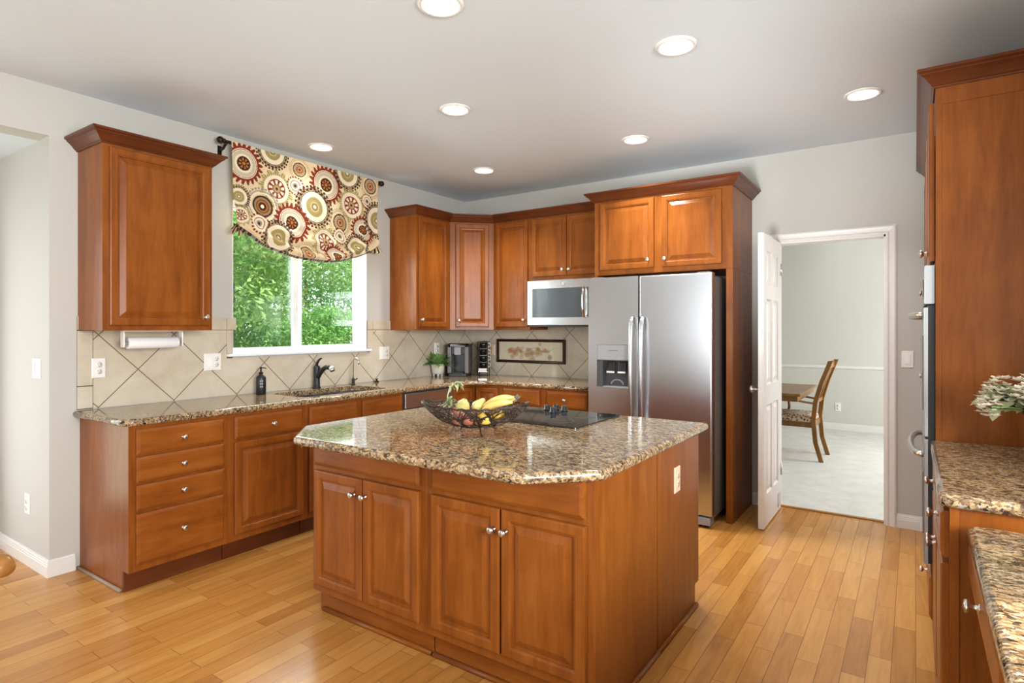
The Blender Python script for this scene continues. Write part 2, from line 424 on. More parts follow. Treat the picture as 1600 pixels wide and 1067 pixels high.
mb = MB(); mb.box(AX, -0.16, NY, NY+0.12, 0, 2.46); struct(mb.build('wall_alcove_side', M['wall']))
mb = MB(); wall_mb(mb, 'x', AX-0.15, AX, RY, NY+0.12, 0, 2.46, [(-5.35, -3.9, 0.1, 2.1)]); struct(mb.build('wall_alcove_back', M['wall']))  # door-size opening is invented, to admit fill from the left
mb = MB(); mb.box(AX-0.15, -0.16, RY, NY+0.12, 2.46, 2.56); struct(mb.build('ceiling_alcove', M['ceiling']))
mb = MB(); wall_mb(mb, 'y', 0.0, 0.12, 0, RW+0.15, 0, H, [(DX0, DX1, 0, DZ)]); struct(mb.build('wall_back', M['wall']))
mb = MB(); wall_mb(mb, 'x', RW, RW+0.15, RY-0.15, 0.0, 0, H, [(-5.4, -2.9, 1.0, 2.35)]); struct(mb.build('wall_right', M['wall']))  # opening above the desk is made up, for fill from the right
mb = MB(); wall_mb(mb, 'y', RY-0.15, RY, AX-0.15, RW, 0, H, [(1.15, 2.85, 0.25, 2.15)]); struct(mb.build('wall_rear', M['wall']))  # unseen opening added to let in fill behind the camera
# dining room beyond the doorway
DY = 4.25
mb = MB(); mb.box(0.0, 5.6, 0.07, DY, -0.06, 0.004); struct(mb.build('floor_dining', M['carpet']))
mb = MB(); mb.box(-0.1, 5.7, DY, DY+0.12, 0, H); struct(mb.build('wall_dining_far', M['dwall']))
mb = MB(); mb.box(-0.12, 0.0, 0.12, DY, 0, H); struct(mb.build('wall_dining_left', M['dwall']))
mb = MB(); wall_mb(mb, 'x', 5.6, 5.72, 0.12, DY, 0, H, [(1.3, 3.3, 0.6, 2.2)]); struct(mb.build('wall_dining_right', M['dwall']))
mb = MB(); mb.box(-0.12, 5.72, 0.12, DY+0.12, H, H+0.08); struct(mb.build('ceiling_dining', M['ceiling']))
mb = MB(); mb.box(RW+0.15, 5.72, 0.0, 0.12, 0, H); struct(mb.build('wall_dining_near', M['dwall']))
mb = MB(); mb.box(-14, AX-0.2, -12, 16, -0.5, -0.4); struct(mb.build('ground', M['grass']))

def base_profile(h=0.095, t=0.014):
    return [(0, 0), (t, 0), (t, h*0.62), (t*0.8, h*0.64), (t*0.8, h*0.74), (t*0.65, h*0.76), (t*0.65, h*0.86), (t*0.4, h*0.88), (t*0.3, h), (0, h)]
def baseboard(name, path, mat=None):
    mb = MB(); sweep(mb, path, base_profile()); return struct(mb.build(name, mat or M['white']))
baseboard('baseboard_left', [(AX+0.001, -3.89), (AX+0.001, NY-0.001), (0.001, NY-0.001), (0.001, -3.545)])
baseboard('baseboard_back', [(3.877, -0.001), (4.06, -0.001)])
baseboard('baseboard_back_left', [(2.925, -0.001), (3.035, -0.001)])
baseboard('baseboard_dining', [(0.02, DY-0.001), (5.58, DY-0.001)])
mb = MB(); sweep(mb, [(0.02, DY-0.001), (5.58, DY-0.001)], [(0, 0.835), (0.01, 0.838), (0.022, 0.85), (0.022, 0.868), (0.012, 0.88), (0, 0.885)]); struct(mb.build('trim_chair_rail', M['white']))
# door casing, swept round the opening (profile across the wall plane)
def casing(name, x0, x1, ztop, y, sgn):
    prof = [(0.0, 0.0), (0.0, 0.012), (0.012, 0.016), (0.022, 0.012), (0.036, 0.016), (0.052, 0.018), (0.064, 0.012), (0.064, 0.0)]
    pts = [(x0, 0.0), (x0, ztop), (x1, ztop), (x1, 0.0)]
    nrm = [(-1, 0), (-1, 1), (1, 1), (1, 0)]
    rings = [[(p[0]+n[0]*d, y+sgn*t, p[1]+n[1]*d) for d, t in prof] for p, n in zip(pts, nrm)]
    mb = MB(); mb.loops(rings); return struct(mb.build(name, M['white']))
casing('trim_1', DX0, DX1, DZ, 0.0, -1)
mb = MB(); mb.box(DX0, DX0+0.014, 0, 0.12, 0, DZ); mb.box(DX1-0.012, DX1, 0, 0.12, 0, DZ); mb.box(DX0, DX1, 0, 0.12, DZ-0.014, DZ); struct(mb.build('trim_2', M['white']))
mb = MB(); mb.box(DX0+0.014, DX1-0.012, 0.05, 0.085, 0.0, 0.008); struct(mb.build('trim_threshold', M['oakchair']))
# ------------------------------------------------------------------ white panelled door, swung open into the kitchen
def panel_rings(x0, x1, z0, z1, spec):
    """spec list of (inset, y): returns rings"""
    return [[(x0+i, y, z0+i), (x1-i, y, z0+i), (x1-i, y, z1-i), (x0+i, y, z1-i)] for i, y in spec]
dr = empty('door_1', (3.094, -0.012, 0.012), -PI/2); dr['kind'] = 'structure'
mb = MB(); LW, LT, LH = 0.615, 0.036, 2.03
# local x: from hinge to free edge (world -y); local y -> world +x ; visible face is local +y = world +x
panels = [(0.10, 0.275, 1.68, 1.92), (0.335, 0.515, 1.68, 1.92), (0.10, 0.275, 0.98, 1.58), (0.335, 0.515, 0.98, 1.58), (0.10, 0.275, 0.22, 0.84), (0.335, 0.515, 0.22, 0.84)]
def leaf_face(mb, y, sgn):
    xs = sorted({0, LW, *[p[0] for p in panels], *[p[1] for p in panels]}); zs = sorted({0, LH, *[p[2] for p in panels], *[p[3] for p in panels]})
    for i in range(len(xs)-1):
        for k in range(len(zs)-1):
            xm, zm = (xs[i]+xs[i+1])/2, (zs[k]+zs[k+1])/2
            if any(p[0] < xm < p[1] and p[2] < zm < p[3] for p in panels): continue
            mb.add([(xs[i],y,zs[k]),(xs[i+1],y,zs[k]),(xs[i+1],y,zs[k+1]),(xs[i],y,zs[k+1])], [(0,1,2,3)])
    for p in panels:
        mb.loops(panel_rings(*p, [(0, y), (0.012, y-sgn*0.009), (0.02, y-sgn*0.009), (0.045, y-sgn*0.002)]), cap0=False, cap1=True)
leaf_face(mb, LT, 1); leaf_face(mb, 0, -1)
mb.add([(0,0,0),(LW,0,0),(LW,LT,0),(0,LT,0),(0,0,LH),(LW,0,LH),(LW,LT,LH),(0,LT,LH)], [(0,1,2,3),(4,5,6,7),(1,2,6,5),(0,3,7,4)])
mb.build('door_leaf', M['white'], dr)
mb = MB(); mb.box(0.02, 0.12, LT, LT+0.003, 0.03, 0.13); mb.build('kick_plate', M['nickel'], dr, 0.001)
for hz in (0.25, 1.78):
    mb = MB(); mb.lathe([(0.006, 0), (0.006, 0.09)], (-0.004, LT+0.002, hz)); mb.build('hinge', M['nickel'], dr)
mb = MB(); mb.lathe([(0.026, 0), (0.026, 0.006), (0.010, 0.010), (0.010, 0.035), (0.026, 0.045), (0.028, 0.06), (0.02, 0.068)], (LW-0.06, 0.0, 0.95), 'y'); mb.build('door_knob', M['nickel'], dr)

# ------------------------------------------------------------------ kitchen window
wn = empty('window_1', (0, (WY0+WY1)/2, WZ0)); wn['kind'] = 'structure'
wy0, wy1 = WY0-(WY0+WY1)/2, WY1-(WY0+WY1)/2; wh = WZ1-WZ0
def rect_frame(mb, x0, x1, y0, y1, z0, z1, t, tb=None):
    tb = tb or t
    mb.box(x0, x1, y0, y0+t, z0, z1); mb.box(x0, x1, y1-t, y1, z0, z1); mb.box(x0, x1, y0+t, y1-t, z0, z0+tb); mb.box(x0, x1, y0+t, y1-t, z1-t, z1)
mb = MB(); rect_frame(mb, -0.12, -0.05, wy0+0.004, wy1-0.004, 0.012, wh-0.004, 0.030, 0.020); mb.build('window_frame', M['vinyl'], wn, 0.003)
ym = -2.015-(WY0+WY1)/2
mb = MB(); rect_frame(mb, -0.085, -0.06, ym-0.052, wy1-0.034, 0.032, wh-0.036, 0.052, 0.026); mb.build('sash', M['vinyl'], wn, 0.003)
mb = MB(); rect_frame(mb, -0.115, -0.09, wy0+0.034, ym+0.052, 0.032, wh-0.036, 0.02, 0.018); mb.build('sash', M['vinyl'], wn, 0.003)
mb = MB(); mb.box(-0.074, -0.070, ym-0.002, wy1-0.084, 0.056, wh-0.086); mb.build('glass', M['glass'], wn)
mb = MB(); mb.box(-0.104, -0.100, wy0+0.052, ym+0.034, 0.05, wh-0.054); mb.build('glass', M['glass'], wn)
mb = MB(); mb.box(-0.06, -0.048, ym-0.035, ym-0.018, 0.34, 0.42); mb.build('latch', M['whiteplastic'], wn, 0.003)
mb = MB(); mb.box(-0.05, 0.035, wy0-0.045, wy1+0.033, -0.008, 0.014); mb.build('window_sill', M['vinyl'], wn, 0.006, 3)
mb = MB(); mb.box(-0.05, 0.001, wy0, wy0+0.006, 0.012, wh); mb.box(-0.05, 0.001, wy1-0.006, wy1, 0.012, wh); mb.box(-0.05, 0.001, wy0, wy1, wh-0.006, wh); mb.build('reveal', M['vinyl'], wn)

# ------------------------------------------------------------------ tiled backsplash
SPL = 0.010
def splash_left():
    r = empty('backsplash_left'); r['kind'] = 'structure'
    mb = MB(); wall_mb(mb, 'x', 0.0005, 0.008, -3.455, 0.0, 0.916, 1.374, [(-2.645, -1.332, 1.176, 1.374)]); mb.build('tile_field', M['tile_y'], r)
    mb = MB(); mb.box(0.0005, 0.006, -3.535, -2.60, 0.916, 1.457); mb.box(0.0005, 0.006, -1.366, -1.0, 1.18, 1.457); mb.build('grout_bed', M['grout'], r)
    mb = MB(); g = 0.003
    for z0, z1 in ((0.918, 1.05), (1.05, 1.374), ): mb.box(0.0005, SPL, -3.535, -3.455-g, z0+g, z1-g)
    ys = [-3.535, -3.455, -3.155, -2.855, -2.645, -2.575]
    for a, b in zip(ys, ys[1:]): mb.box(0.0005, SPL, a+g/2, b-g/2, 1.376+g/2, 1.457)
    mb.box(0.0005, SPL, -2.642, -2.603, 1.212, 1.374)
    for a, b in ((-1.362, -1.30), (-1.30, -1.05)): mb.box(0.0005, SPL, a+g/2, b-g/2, 1.376+g/2, 1.457)
    mb.box(0.0005, SPL, -1.363, -1.30, 1.212, 1.374)
    mb.build('border_tile', M['tile_border'], r, 0.0015)
splash_left()
mb = MB(); wall_mb(mb, 'y', -0.008, -0.0005, 0.008, 1.9, 0.916, 1.42, []); struct(mb.build('backsplash_back', M['tile_x']))

# ------------------------------------------------------------------ cabinetry
def door_mesh(w, h, t=0.02, sw=0.048):
    """raised panel door, local: x 0..w, front toward -y, z 0..h"""
    s = MB()
    sp = [(0, 0.0), (0, -t+0.005), (0.0025, -t+0.0015), (0.007, -t), (sw-0.012, -t), (sw-0.009, -t+0.0025), (sw-0.004, -t+0.004), (sw-0.001, -t+0.012), (sw+0.004, -t+0.0125), (sw+0.008, -t+0.011), (sw+0.031, -t+0.002), (sw+0.033, -t+0.001)]
    s.loops(panel_rings(0, w, 0, h, sp)); return s
def slab_mesh(w, h, t=0.02):
    s = MB(); sp = [(0, 0.0), (0, -t+0.008), (0.004, -t+0.006), (0.007, -t+0.004), (0.014, -t+0.0005), (0.018, -t)]
    s.loops(panel_rings(0, w, 0, h, sp)); return s
KNOB = [(0.010, 0), (0.010, 0.002), (0.006, 0.004), (0.0055, 0.014), (0.008, 0.017), (0.0145, 0.021), (0.0155, 0.025), (0.0135, 0.029), (0.007, 0.031)]
def knob(parent, x, z, y=-0.02):
    s = MB(); s.lathe(KNOB, (x, y, z), 'y', 16); return s.build('knob', M['nickel'], parent)
def add_fronts(root, fronts, z0=0.0, sw=0.048, gap=0.0005):
    """fronts: (kind,x0,x1,z0,z1,knobs) in metres, z world -> local minus z0. Door parts carry their own origin"""
    for fr in fronts:
        kind, a, b, c, d = fr[:5]; ks = fr[5] if len(fr) > 5 else []
        if kind == 'door': o = door_mesh(b-a, d-c, sw=sw).build('door', M['wood_v'], root)
        else: o = slab_mesh(b-a, d-c).build('drawer' if kind == 'drawer' else 'drawer_front', M['wood_h'], root)
        o.location = (a, -gap, c-z0)
        for kx, kz in ks: knob(o, kx-a, kz-c)
CROWN = [(0.0, 0.0), (0.007, 0.0), (0.010, 0.006), (0.016, 0.010), (0.024, 0.020), (0.038, 0.036), (0.050, 0.046), (0.054, 0.048), (0.054, 0.054), (0.060, 0.057), (0.066, 0.060), (0.066, 0.072), (0.0, 0.072)]
def crown(root, path, segs=None, z=2.40):
    """path in world coords, converted to the root's frame"""
    inv = (Matrix.Translation(root.location) @ Matrix.Rotation(root.rotation_euler.z, 4, 'Z')).inverted()
    s = MB(); sweep(s, path, [(o, zz+z) for o, zz in CROWN], segs)
    s.v = [tuple(inv @ Vector(p)) for p in s.v]
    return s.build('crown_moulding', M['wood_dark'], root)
def wall_cab(label, loc, rz, w, h, depth, fronts, group=None):
    r = empty('wall_cabinet', loc, rz, label, 'cabinet', group)
    s = MB(); s.box(0, w, 0, depth, 0, h); s.build('body', M['wood_v'], r, 0.0015)
    add_fronts(r, fronts, loc[2]); return r
def base_cab(label, loc, rz, w, depth, fronts, h=0.876, toe=0.07, toeh=0.11, name='base_cabinet', hollow=False, toemat='wood_dark'):
    r = empty(name, loc, rz, label, 'cabinet')
    s = MB(); 
    if hollow:
        for a, b in ((0, 0.018), (w-0.018, w)): s.prism_x([(0, toeh), (toe, toeh), (toe, 0), (depth, 0), (depth, h), (0, h)], a, b)
        s.box(0.018, w-0.018, 0, 0.02, toeh, h); s.box(0.018, w-0.018, depth-0.01, depth, 0, h); s.box(0.018, w-0.018, 0.02, depth-0.01, toeh, toeh+0.02)
    else: s.prism_x([(0, toeh), (toe, toeh), (toe, 0), (depth, 0), (depth, h), (0, h)], 0, w)
    s.build('body', M['wood_v'], r, 0.0015)
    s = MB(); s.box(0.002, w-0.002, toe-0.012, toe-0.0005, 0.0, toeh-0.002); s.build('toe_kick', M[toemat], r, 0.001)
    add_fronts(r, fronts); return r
LX = PI/2          # facing +X (window wall)
def L(y): return y  # readability
ZU = 1.374
# window wall uppers: root at (face x, low y)
r = wall_cab('single-door wall cabinet left of the window', (0.33, -3.53, ZU), LX, 0.606, 2.40-ZU, 0.329, [('door', 0.030, 0.582, 1.402, 2.385, [(0.553, 1.455)])])
crown(r, [(0.001, -3.53), (0.33, -3.53), (0.33, -2.924), (0.001, -2.924)])
cpath = [(0.001, -1.089), (0.33, -1.089), (0.33, -0.63), (0.63, -0.33), (1.043, -0.33), (1.837, -0.33)]
r = wall_cab('narrow wall cabinet just right of the window', (0.33, -1.089, ZU), LX, 0.458, 2.40-ZU, 0.329, [('door', 0.022, 0.412, 1.400, 2.385, [(0.05, 1.465)])])
crown(r, cpath, [0, 1])
r = empty('wall_cabinet', (0.33, -0.63, ZU), PI/4, 'diagonal corner wall cabinet above the coffee maker', 'cabinet')
inv = (Matrix.Translation(r.location) @ Matrix.Rotation(PI/4, 4, 'Z')).inverted()
s = MB(); pts = [inv @ Vector((x, y, ZU)) for x, y in ((0.001, -0.6295), (0.33, -0.6295), (0.6295, -0.33), (0.6295, -0.001), (0.001, -0.001))]
s.prism([(p.x, p.y) for p in pts], 0, 2.40-ZU); s.build('body', M['wood_v'], r, 0.0015)
add_fronts(r, [('door', 0.055, 0.372, 1.400, 2.385, [(0.085, 1.465)])], ZU); crown(r, cpath, [2])
r = wall_cab('tall narrow wall cabinet between corner cabinet and microwave', (0.631, -0.33, ZU), 0, 0.411, 2.40-ZU, 0.329, [('door', 0.028, 0.396, 1.400, 2.385, [(0.362, 1.465)])])
crown(r, cpath, [3])
r = wall_cab('short two-door wall cabinet above the microwave', (1.043, -0.33, 1.822), 0, 0.794, 2.40-1.822, 0.329,
             [('door', 0.030, 0.392, 1.858, 2.385, [(0.362, 1.91)]), ('door', 0.398, 0.764, 1.858, 2.385, [(0.428, 1.91)])])
crown(r, cpath, [4])
# fridge surround
r = empty('fridge_cabinet', (1.840, -0.60, 0), 0, 'deep two-door cabinet with tall side panels around the refrigerator', 'cabinet')
s = MB(); s.box(0, 1.08, 0, 0.599, 1.812, 2.40); s.build('body', M['wood_v'], r, 0.0015)
s = MB(); s.box(1.034, 1.08, 0, 0.599, 0, 1.811); s.build('side_panel', M['wood_v'], r, 0.0015)
s = MB(); s.box(0.0, 0.03, 0, 0.599, 0, 1.811); s.build('side_panel', M['wood_v'], r, 0.0015)
add_fronts(r, [('door', 0.055, 0.504, 1.850, 2.385, [(0.462, 1.91)]), ('door', 0.566, 1.006, 1.850, 2.385, [(0.594, 1.91)])])
crown(r, [(1.840, -0.40), (1.840, -0.60), (2.920, -0.60), (2.920, -0.001)])
# window wall base run: roots at (0.618, low y)
FX = 0.618
base_cab('four-drawer base cabinet at the left end of the window counter', (FX, -3.52, 0), LX, 0.531, FX-0.001,
         [('drawer', 0.032, 0.506, 0.722, 0.856, [(0.269, 0.786)]), ('drawer', 0.032, 0.506, 0.575, 0.710, [(0.269, 0.642)]),
          ('drawer', 0.032, 0.506, 0.428, 0.563, [(0.269, 0.495)]), ('drawer', 0.032, 0.506, 0.146, 0.412, [(0.269, 0.285)])])
base_cab('base cabinet with one drawer over one door, beside the drawer stack', (FX, -2.988, 0), LX, 0.537, FX-0.001,
         [('drawer', 0.038, 0.510, 0.722, 0.856, [(0.289, 0.788)]), ('door', 0.038, 0.510, 0.152, 0.704, [(0.48, 0.62)])])
base_cab('sink base cabinet with two false drawer fronts under the window', (FX, -2.450, 0), LX, 0.905, FX-0.001,
         [('false', 0.027, 0.440, 0.722, 0.856), ('false', 0.484, 0.893, 0.722, 0.856), ('door', 0.027, 0.440, 0.152, 0.704, [(0.41, 0.62)]), ('door', 0.484, 0.893, 0.152, 0.704, [(0.51, 0.62)])], hollow=True)
s = MB(); s.tube([(0.0, -3.528, 0.008), (0.545, -3.528, 0.008)], 0.010, 8); M['shoe'] = plain('weathered_shoe_moulding', srgb(150, 126, 108), 0.5)
tag(s.build('shoe_moulding', M['shoe']), 'small shoe moulding on the floor at the drawer cabinet side', 'moulding')
# dishwasher
r = empty('dishwasher', (FX, -1.543, 0), LX, 'stainless dishwasher under the counter right of the sink', 'dishwasher')
s = MB(); s.box(0.004, 0.596, 0.0, 0.58, 0.10, 0.870); s.build('body', M['darkgrey'], r)
s = MB(); s.box(0.006, 0.594, -0.025, -0.001, 0.12, 0.740); s.build('door', M['steel'], r, 0.004)
s = MB(); s.box(0.006, 0.594, -0.028, -0.001, 0.745, 0.866); s.build('control_panel', M['steel'], r, 0.006)
s = MB(); s.tube([(0.06, -0.028, 0.70), (0.06, -0.06, 0.70), (0.54, -0.06, 0.70), (0.54, -0.028, 0.70)], 0.009, 10); s.build('handle', M['steel'], r)
s = MB(); s.box(0.004, 0.596, 0.04, 0.06, 0.0, 0.10); s.build('toe_kick', M['black'], r)
# lazy-susan corner base
r = empty('base_cabinet', (0.0, 0.0, 0), 0, 'corner base cabinet with an inward-folding door pair', 'cabinet')
cp = [(0.002, -0.940), (FX, -0.940), (FX, -FX), (0.910, -FX), (0.910, -0.002), (0.002, -0.002)]
s = MB(); s.prism([(0.002, -0.94), (FX-0.07, -0.94), (FX-0.07, -FX+0.07), (0.91, -FX+0.07), (0.91, -0.002), (0.002, -0.002)], 0, 0.11); s.prism(cp, 0.11, 0.876); s.build('body', M['wood_v'], r, 0.0015)
d1 = door_mesh(0.285, 0.69).build('door', M['wood_v'], r); d1.location = (FX+0.0005, -0.932, 0.160); d1.rotation_euler = (0, 0, LX)
d2 = door_mesh(0.245, 0.69).build('door', M['wood_v'], r); d2.location = (FX+0.030, -FX-0.0005, 0.160)
base_cab('base cabinet with two drawers between the corner and the refrigerator', (0.912, -FX, 0), 0, 0.926, FX-0.001,
         [('drawer', 0.038, 0.420, 0.722, 0.856, [(0.224, 0.789)]), ('drawer', 0.490, 0.877, 0.722, 0.856, [(0.676, 0.789)]), ('door', 0.038, 0.420, 0.152, 0.704, [(0.39, 0.62)]), ('door', 0.490, 0.877, 0.152, 0.704, [(0.52, 0.62)])])

# countertops
def counter(name, poly, label, z0=0.8765, z1=0.914, hole=None, loc=None):
    """bullnose slab; hole = ccw polygon"""
    s = MB(); h = z1-z0
    prof = [(0.016, 0), (0.006, 0.002), (0.001, 0.009), (0.0, h*0.5), (0.002, h-0.009), (0.007, h-0.0025), (0.016, h)]
    n = len(poly); rings = [[(x, y, z0+dz) for x, y in inset_poly(poly, ins)] for ins, dz in prof]
    s.smooth = True; s.loops(rings, False, False); s.smooth = False
    if not hole:
        s.add(rings[0], [tuple(range(n-1, -1, -1))]); s.add(rings[-1], [tuple(range(n))])
    if hole:
        hb = list(hole)
        for zi, ring in ((z0, rings[0]), (z1, rings[-1])):
            o2 = [Vector((p[0], p[1], zi)) for p in ring]; i2 = [Vector((x, y, zi)) for x, y in hb]
            tri = geometry.tessellate_polygon([o2, i2]); allv = [tuple(p) for p in o2+i2]
            s.add(allv, [tuple(t) for t in tri])
        k = len(hb); s.add([(x, y, z0) for x, y in hb]+[(x, y, z1) for x, y in hb], [(i, (i+1) % k, k+(i+1) % k, k+i) for i in range(k)])
    b = bmesh.new(); o = s.build(name, M['granite']); me = o.data
    b.from_mesh(me); bmesh.ops.remove_doubles(b, verts=b.verts, dist=1e-5); bmesh.ops.recalc_face_normals(b, faces=b.faces); b.to_mesh(me); b.free()
    return tag(o, label, 'countertop')
hole = fillet([(0.145, -2.40), (0.545, -2.40), (0.545, -1.62), (0.145, -1.62)], [0.06]*4, 5)
poly = fillet([(0.011, -3.555), (0.650, -3.555), (0.650, -0.80), (0.80, -0.650), (1.838, -0.650), (1.838, -0.0095), (0.011, -0.0095)], [0, 0.06, 0.05, 0.05, 0, 0, 0], 6)
counter('countertop', poly, 'L-shaped speckled granite countertop along window and fridge walls', hole=hole)
ip = fillet([(1.535, -1.930), (1.535, -3.128), (1.748, -3.338), (2.922, -3.338), (3.134, -3.128), (3.134, -1.930)], [0.02, 0.03, 0.03, 0.05, 0.06, 0.02], 5)
counter('countertop', ip, 'granite island countertop with clipped corners and cooktop')
# sink
r = empty('kitchen_sink', (0.345, -2.01, 0.70), 0, 'black double-bowl undermount sink under the window', 'sink')
def bowl(s, y0, y1, x0=-0.195, x1=0.195, d=0.17, zt=0.176):
    o = fillet([(x0, y0), (x1, y0), (x1, y1), (x0, y1)], [0.055]*4, 5)
    i2 = inset_poly(o, 0.02)
    s.smooth = True
    s.loops([[(x, y, zt) for x, y in inset_poly(o, -0.012)], [(x, y, zt) for x, y in o], [(x, y, zt-d+0.02) for x, y in inset_poly(o, 0.006)], [(x, y, zt-d) for x, y in i2]], cap0=False, cap1=True); s.smooth = False
s = MB(); bowl(s, -0.375, 0.06); s.build('bowl', M['blackmatte'], r)
s = MB(); bowl(s, 0.085, 0.375); s.build('bowl', M['blackmatte'], r)
s = MB(); s.lathe([(0.04, 0.0065), (0.04, 0.009), (0.02, 0.010)], (0, -0.16, 0), 'z'); s.build('drain', M['chrome'], r)
# faucet
r = empty('faucet', (0.088, -1.955, 0.914), 0, 'black single-lever kitchen faucet behind the sink', 'faucet')
s = MB(); s.lathe([(0.031, 0.0005), (0.031, 0.006), (0.026, 0.012), (0.0245, 0.05), (0.0245, 0.15), (0.026, 0.165), (0.022, 0.178), (0.010, 0.184)], n=20); s.build('body', M['blackmatte'], r)
s = MB(); s.tube([(0.015, 0, 0.09), (0.045, 0.0, 0.125), (0.08, 0.0, 0.155), (0.115, 0, 0.172), (0.15, 0, 0.173), (0.178, 0, 0.163)], [0.019, 0.0185, 0.018, 0.0185, 0.020, 0.021], 14); s.build('spout', M['blackmatte'], r)
s = MB(); s.tube([(0.17, 0, 0.168), (0.188, 0, 0.152), (0.193, 0, 0.141)], [0.0215, 0.021, 0.018], 14); s.build('spray_head', M['chrome'], r)
s = MB(); s.tube([(-0.004, 0, 0.178), (0.004, 0, 0.198), (0.025, 0, 0.222), (0.048, 0, 0.236), (0.06, 0, 0.238)], [0.012, 0.011, 0.009, 0.007, 0.006], 10); s.build('lever', M['blackmatte'], r)
r = empty('filter_faucet', (0.10, -1.60, 0.914), 0, 'thin gooseneck filtered-water tap right of the main faucet', 'faucet')
s = MB(); s.lathe([(0.018, 0.0005), (0.018, 0.004), (0.013, 0.01), (0.012, 0.05), (0.008, 0.056)], n=16); s.build('base', M['blackmatte'], r)
arc = [(0, 0, 0.05), (0, 0, 0.19)]+[(0.033-0.033*math.cos(a), 0, 0.19+0.038*math.sin(a)) for a in np.linspace(0.3, PI*0.98, 9)]+[(0.066, 0, 0.172)]
s = MB(); s.tube(arc, 0.0052, 10); s.build('spout', M['chrome'], r)
s = MB(); s.tube([(0, 0.008, 0.04), (0, 0.035, 0.046), (0, 0.043, 0.052)], [0.005, 0.0045, 0.006], 8); s.build('lever', M['blackmatte'], r)
# soap bottle
r = empty('soap_dispenser', (0.105, -2.445, 0.914), 0, 'matte black pump soap bottle left of the sink', 'soap dispenser')
s = MB(); s.lathe([(0.032, 0.0005), (0.034, 0.004), (0.034, 0.115), (0.030, 0.128), (0.016, 0.138), (0.014, 0.146)], n=24); s.build('bottle', M['blackmatte'], r)
s = MB(); s.lathe([(0.015, 0.146), (0.015, 0.158), (0.006, 0.160), (0.006, 0.184), (0.010, 0.186), (0.010, 0.194), (0.004, 0.195)], n=16); s.tube([(0, 0, 0.19), (0.03, 0.012, 0.189), (0.038, 0.016, 0.184)], 0.004, 8); s.build('pump', M['bronze'], r)
s = MB(); rr = 0.0345
for row in range(3):
    for k in range(2):
        a0 = -0.75+k*0.34; a1 = a0+0.24; z0 = 0.05+row*0.020
        s.add([(rr*math.cos(a0), rr*math.sin(a0), z0), (rr*math.cos(a1), rr*math.sin(a1), z0), (rr*math.cos(a1), rr*math.sin(a1), z0+0.012), (rr*math.cos(a0), rr*math.sin(a0), z0+0.012)], [(0,1,2,3)])
s.build('lettering', M['greyplastic'], r)
s = MB(); s.lathe([(0.018, 0.0005), (0.018, 0.012), (0.008, 0.016), (0.007, 0.026), (0.013, 0.03), (0.013, 0.034)], n=14)
tag(s.build('sink_stopper', M['bronze'], loc=(0.09, -1.33, 0.914)), 'tiny bronze sink stopper on the counter against the tile', 'stopper')

# paper towel holder under the left wall cabinet
r = empty('paper_towel_holder', (0.17, -3.20, ZU), 0, 'white paper towel roll hanging under the left wall cabinet', 'paper towel holder')
for sy in (-0.165, 0.165):
    s = MB(); s.box(-0.022, 0.022, sy-0.004, sy+0.004, -0.10, -0.0005); s.build('bracket', M['whiteplastic'], r, 0.003)
s = MB(); s.box(-0.022, 0.022, -0.165, 0.165, -0.008, -0.0005); s.build('mounting_plate', M['whiteplastic'], r)
s = MB()
rings = [[(rad*math.cos(a), y, -0.075+rad*math.sin(a)) for a in np.linspace(0, 2*PI, 28, endpoint=False)] for rad, y in ((0.018, -0.14), (0.0335, -0.142), (0.0345, -0.139), (0.0345, 0.139), (0.0335, 0.142), (0.018, 0.14))]
s.smooth = True; s.loops(rings, True, True); s.build('paper_roll', M['paper'], r)
s = MB(); s.tube([(0, -0.160, -0.075), (0, 0.160, -0.075)], 0.012, 12); s.build('spindle', M['greyplastic'], r)

# ------------------------------------------------------------------ wall plates
def plate(loc, rz, label, cat, kind, gang=1, mat='whiteplastic', w=None):
    nm = {'outlet': 'wall_outlet', 'switch': 'light_switch', 'mixed': 'wall_outlet', 'blank': 'wall_outlet'}[kind]
    r = empty(nm, loc, rz, label, cat); w = w or (0.072+0.046*(gang-1)); h = 0.117
    s = MB(); s.loops(panel_rings(-w/2, w/2, -h/2, h/2, [(0, 0), (0, -0.003), (0.003, -0.006), (0.006, -0.0065)])); s.build('plate', M[mat], r)
    for g in range(gang):
        cx = (g-(gang-1)/2)*0.046
        if kind == 'switch' or (kind == 'mixed' and g == 0):
            s = MB(); s.box(cx-0.016, cx+0.016, -0.010, -0.0065, -0.033, 0.033); s.build('rocker', M['paper'] if mat == 'whiteplastic' else M[mat], r, 0.002)
        else:
            for sz in (-0.02, 0.02):
                s = MB(); s.lathe([(0.0165, 0), (0.0165, 0.0025)], (cx, -0.0062, sz), 'y', 20); so = s.build('socket', M[mat], r)
                s = MB(); 
                for dx, hh in ((-0.006, 0.009), (0.006, 0.007)): s.box(cx+dx-0.0012, cx+dx+0.0012, -0.0092, -0.0085, sz-hh/2+0.003, sz+hh/2+0.003)
                s.lathe([(0.0022, 0), (0.0022, 0.0005)], (cx, -0.0087, sz-0.008), 'y', 8); s.build('slot', M['darkgrey'], so)
    return r
plate((0.0085, -3.428, 1.152), LX, 'white electrical outlet on the tile near the counter left end', 'outlet', 'outlet')
plate((0.0085, -2.746, 1.157), LX, 'white double-gang switch and outlet plate under the window left corner', 'outlet', 'mixed', 2)
plate((0.0085, -1.165, 1.165), LX, 'white double-gang plate on the tile right of the window', 'outlet', 'mixed', 2)
plate((0.0085, -0.455, 1.185), LX, 'white outlet on the tile behind the potted fern', 'outlet', 'outlet')
plate((0.372, -0.0085, 1.165), 0, 'almond outlet on the tile beside the framed picture', 'outlet', 'outlet', mat='cream')
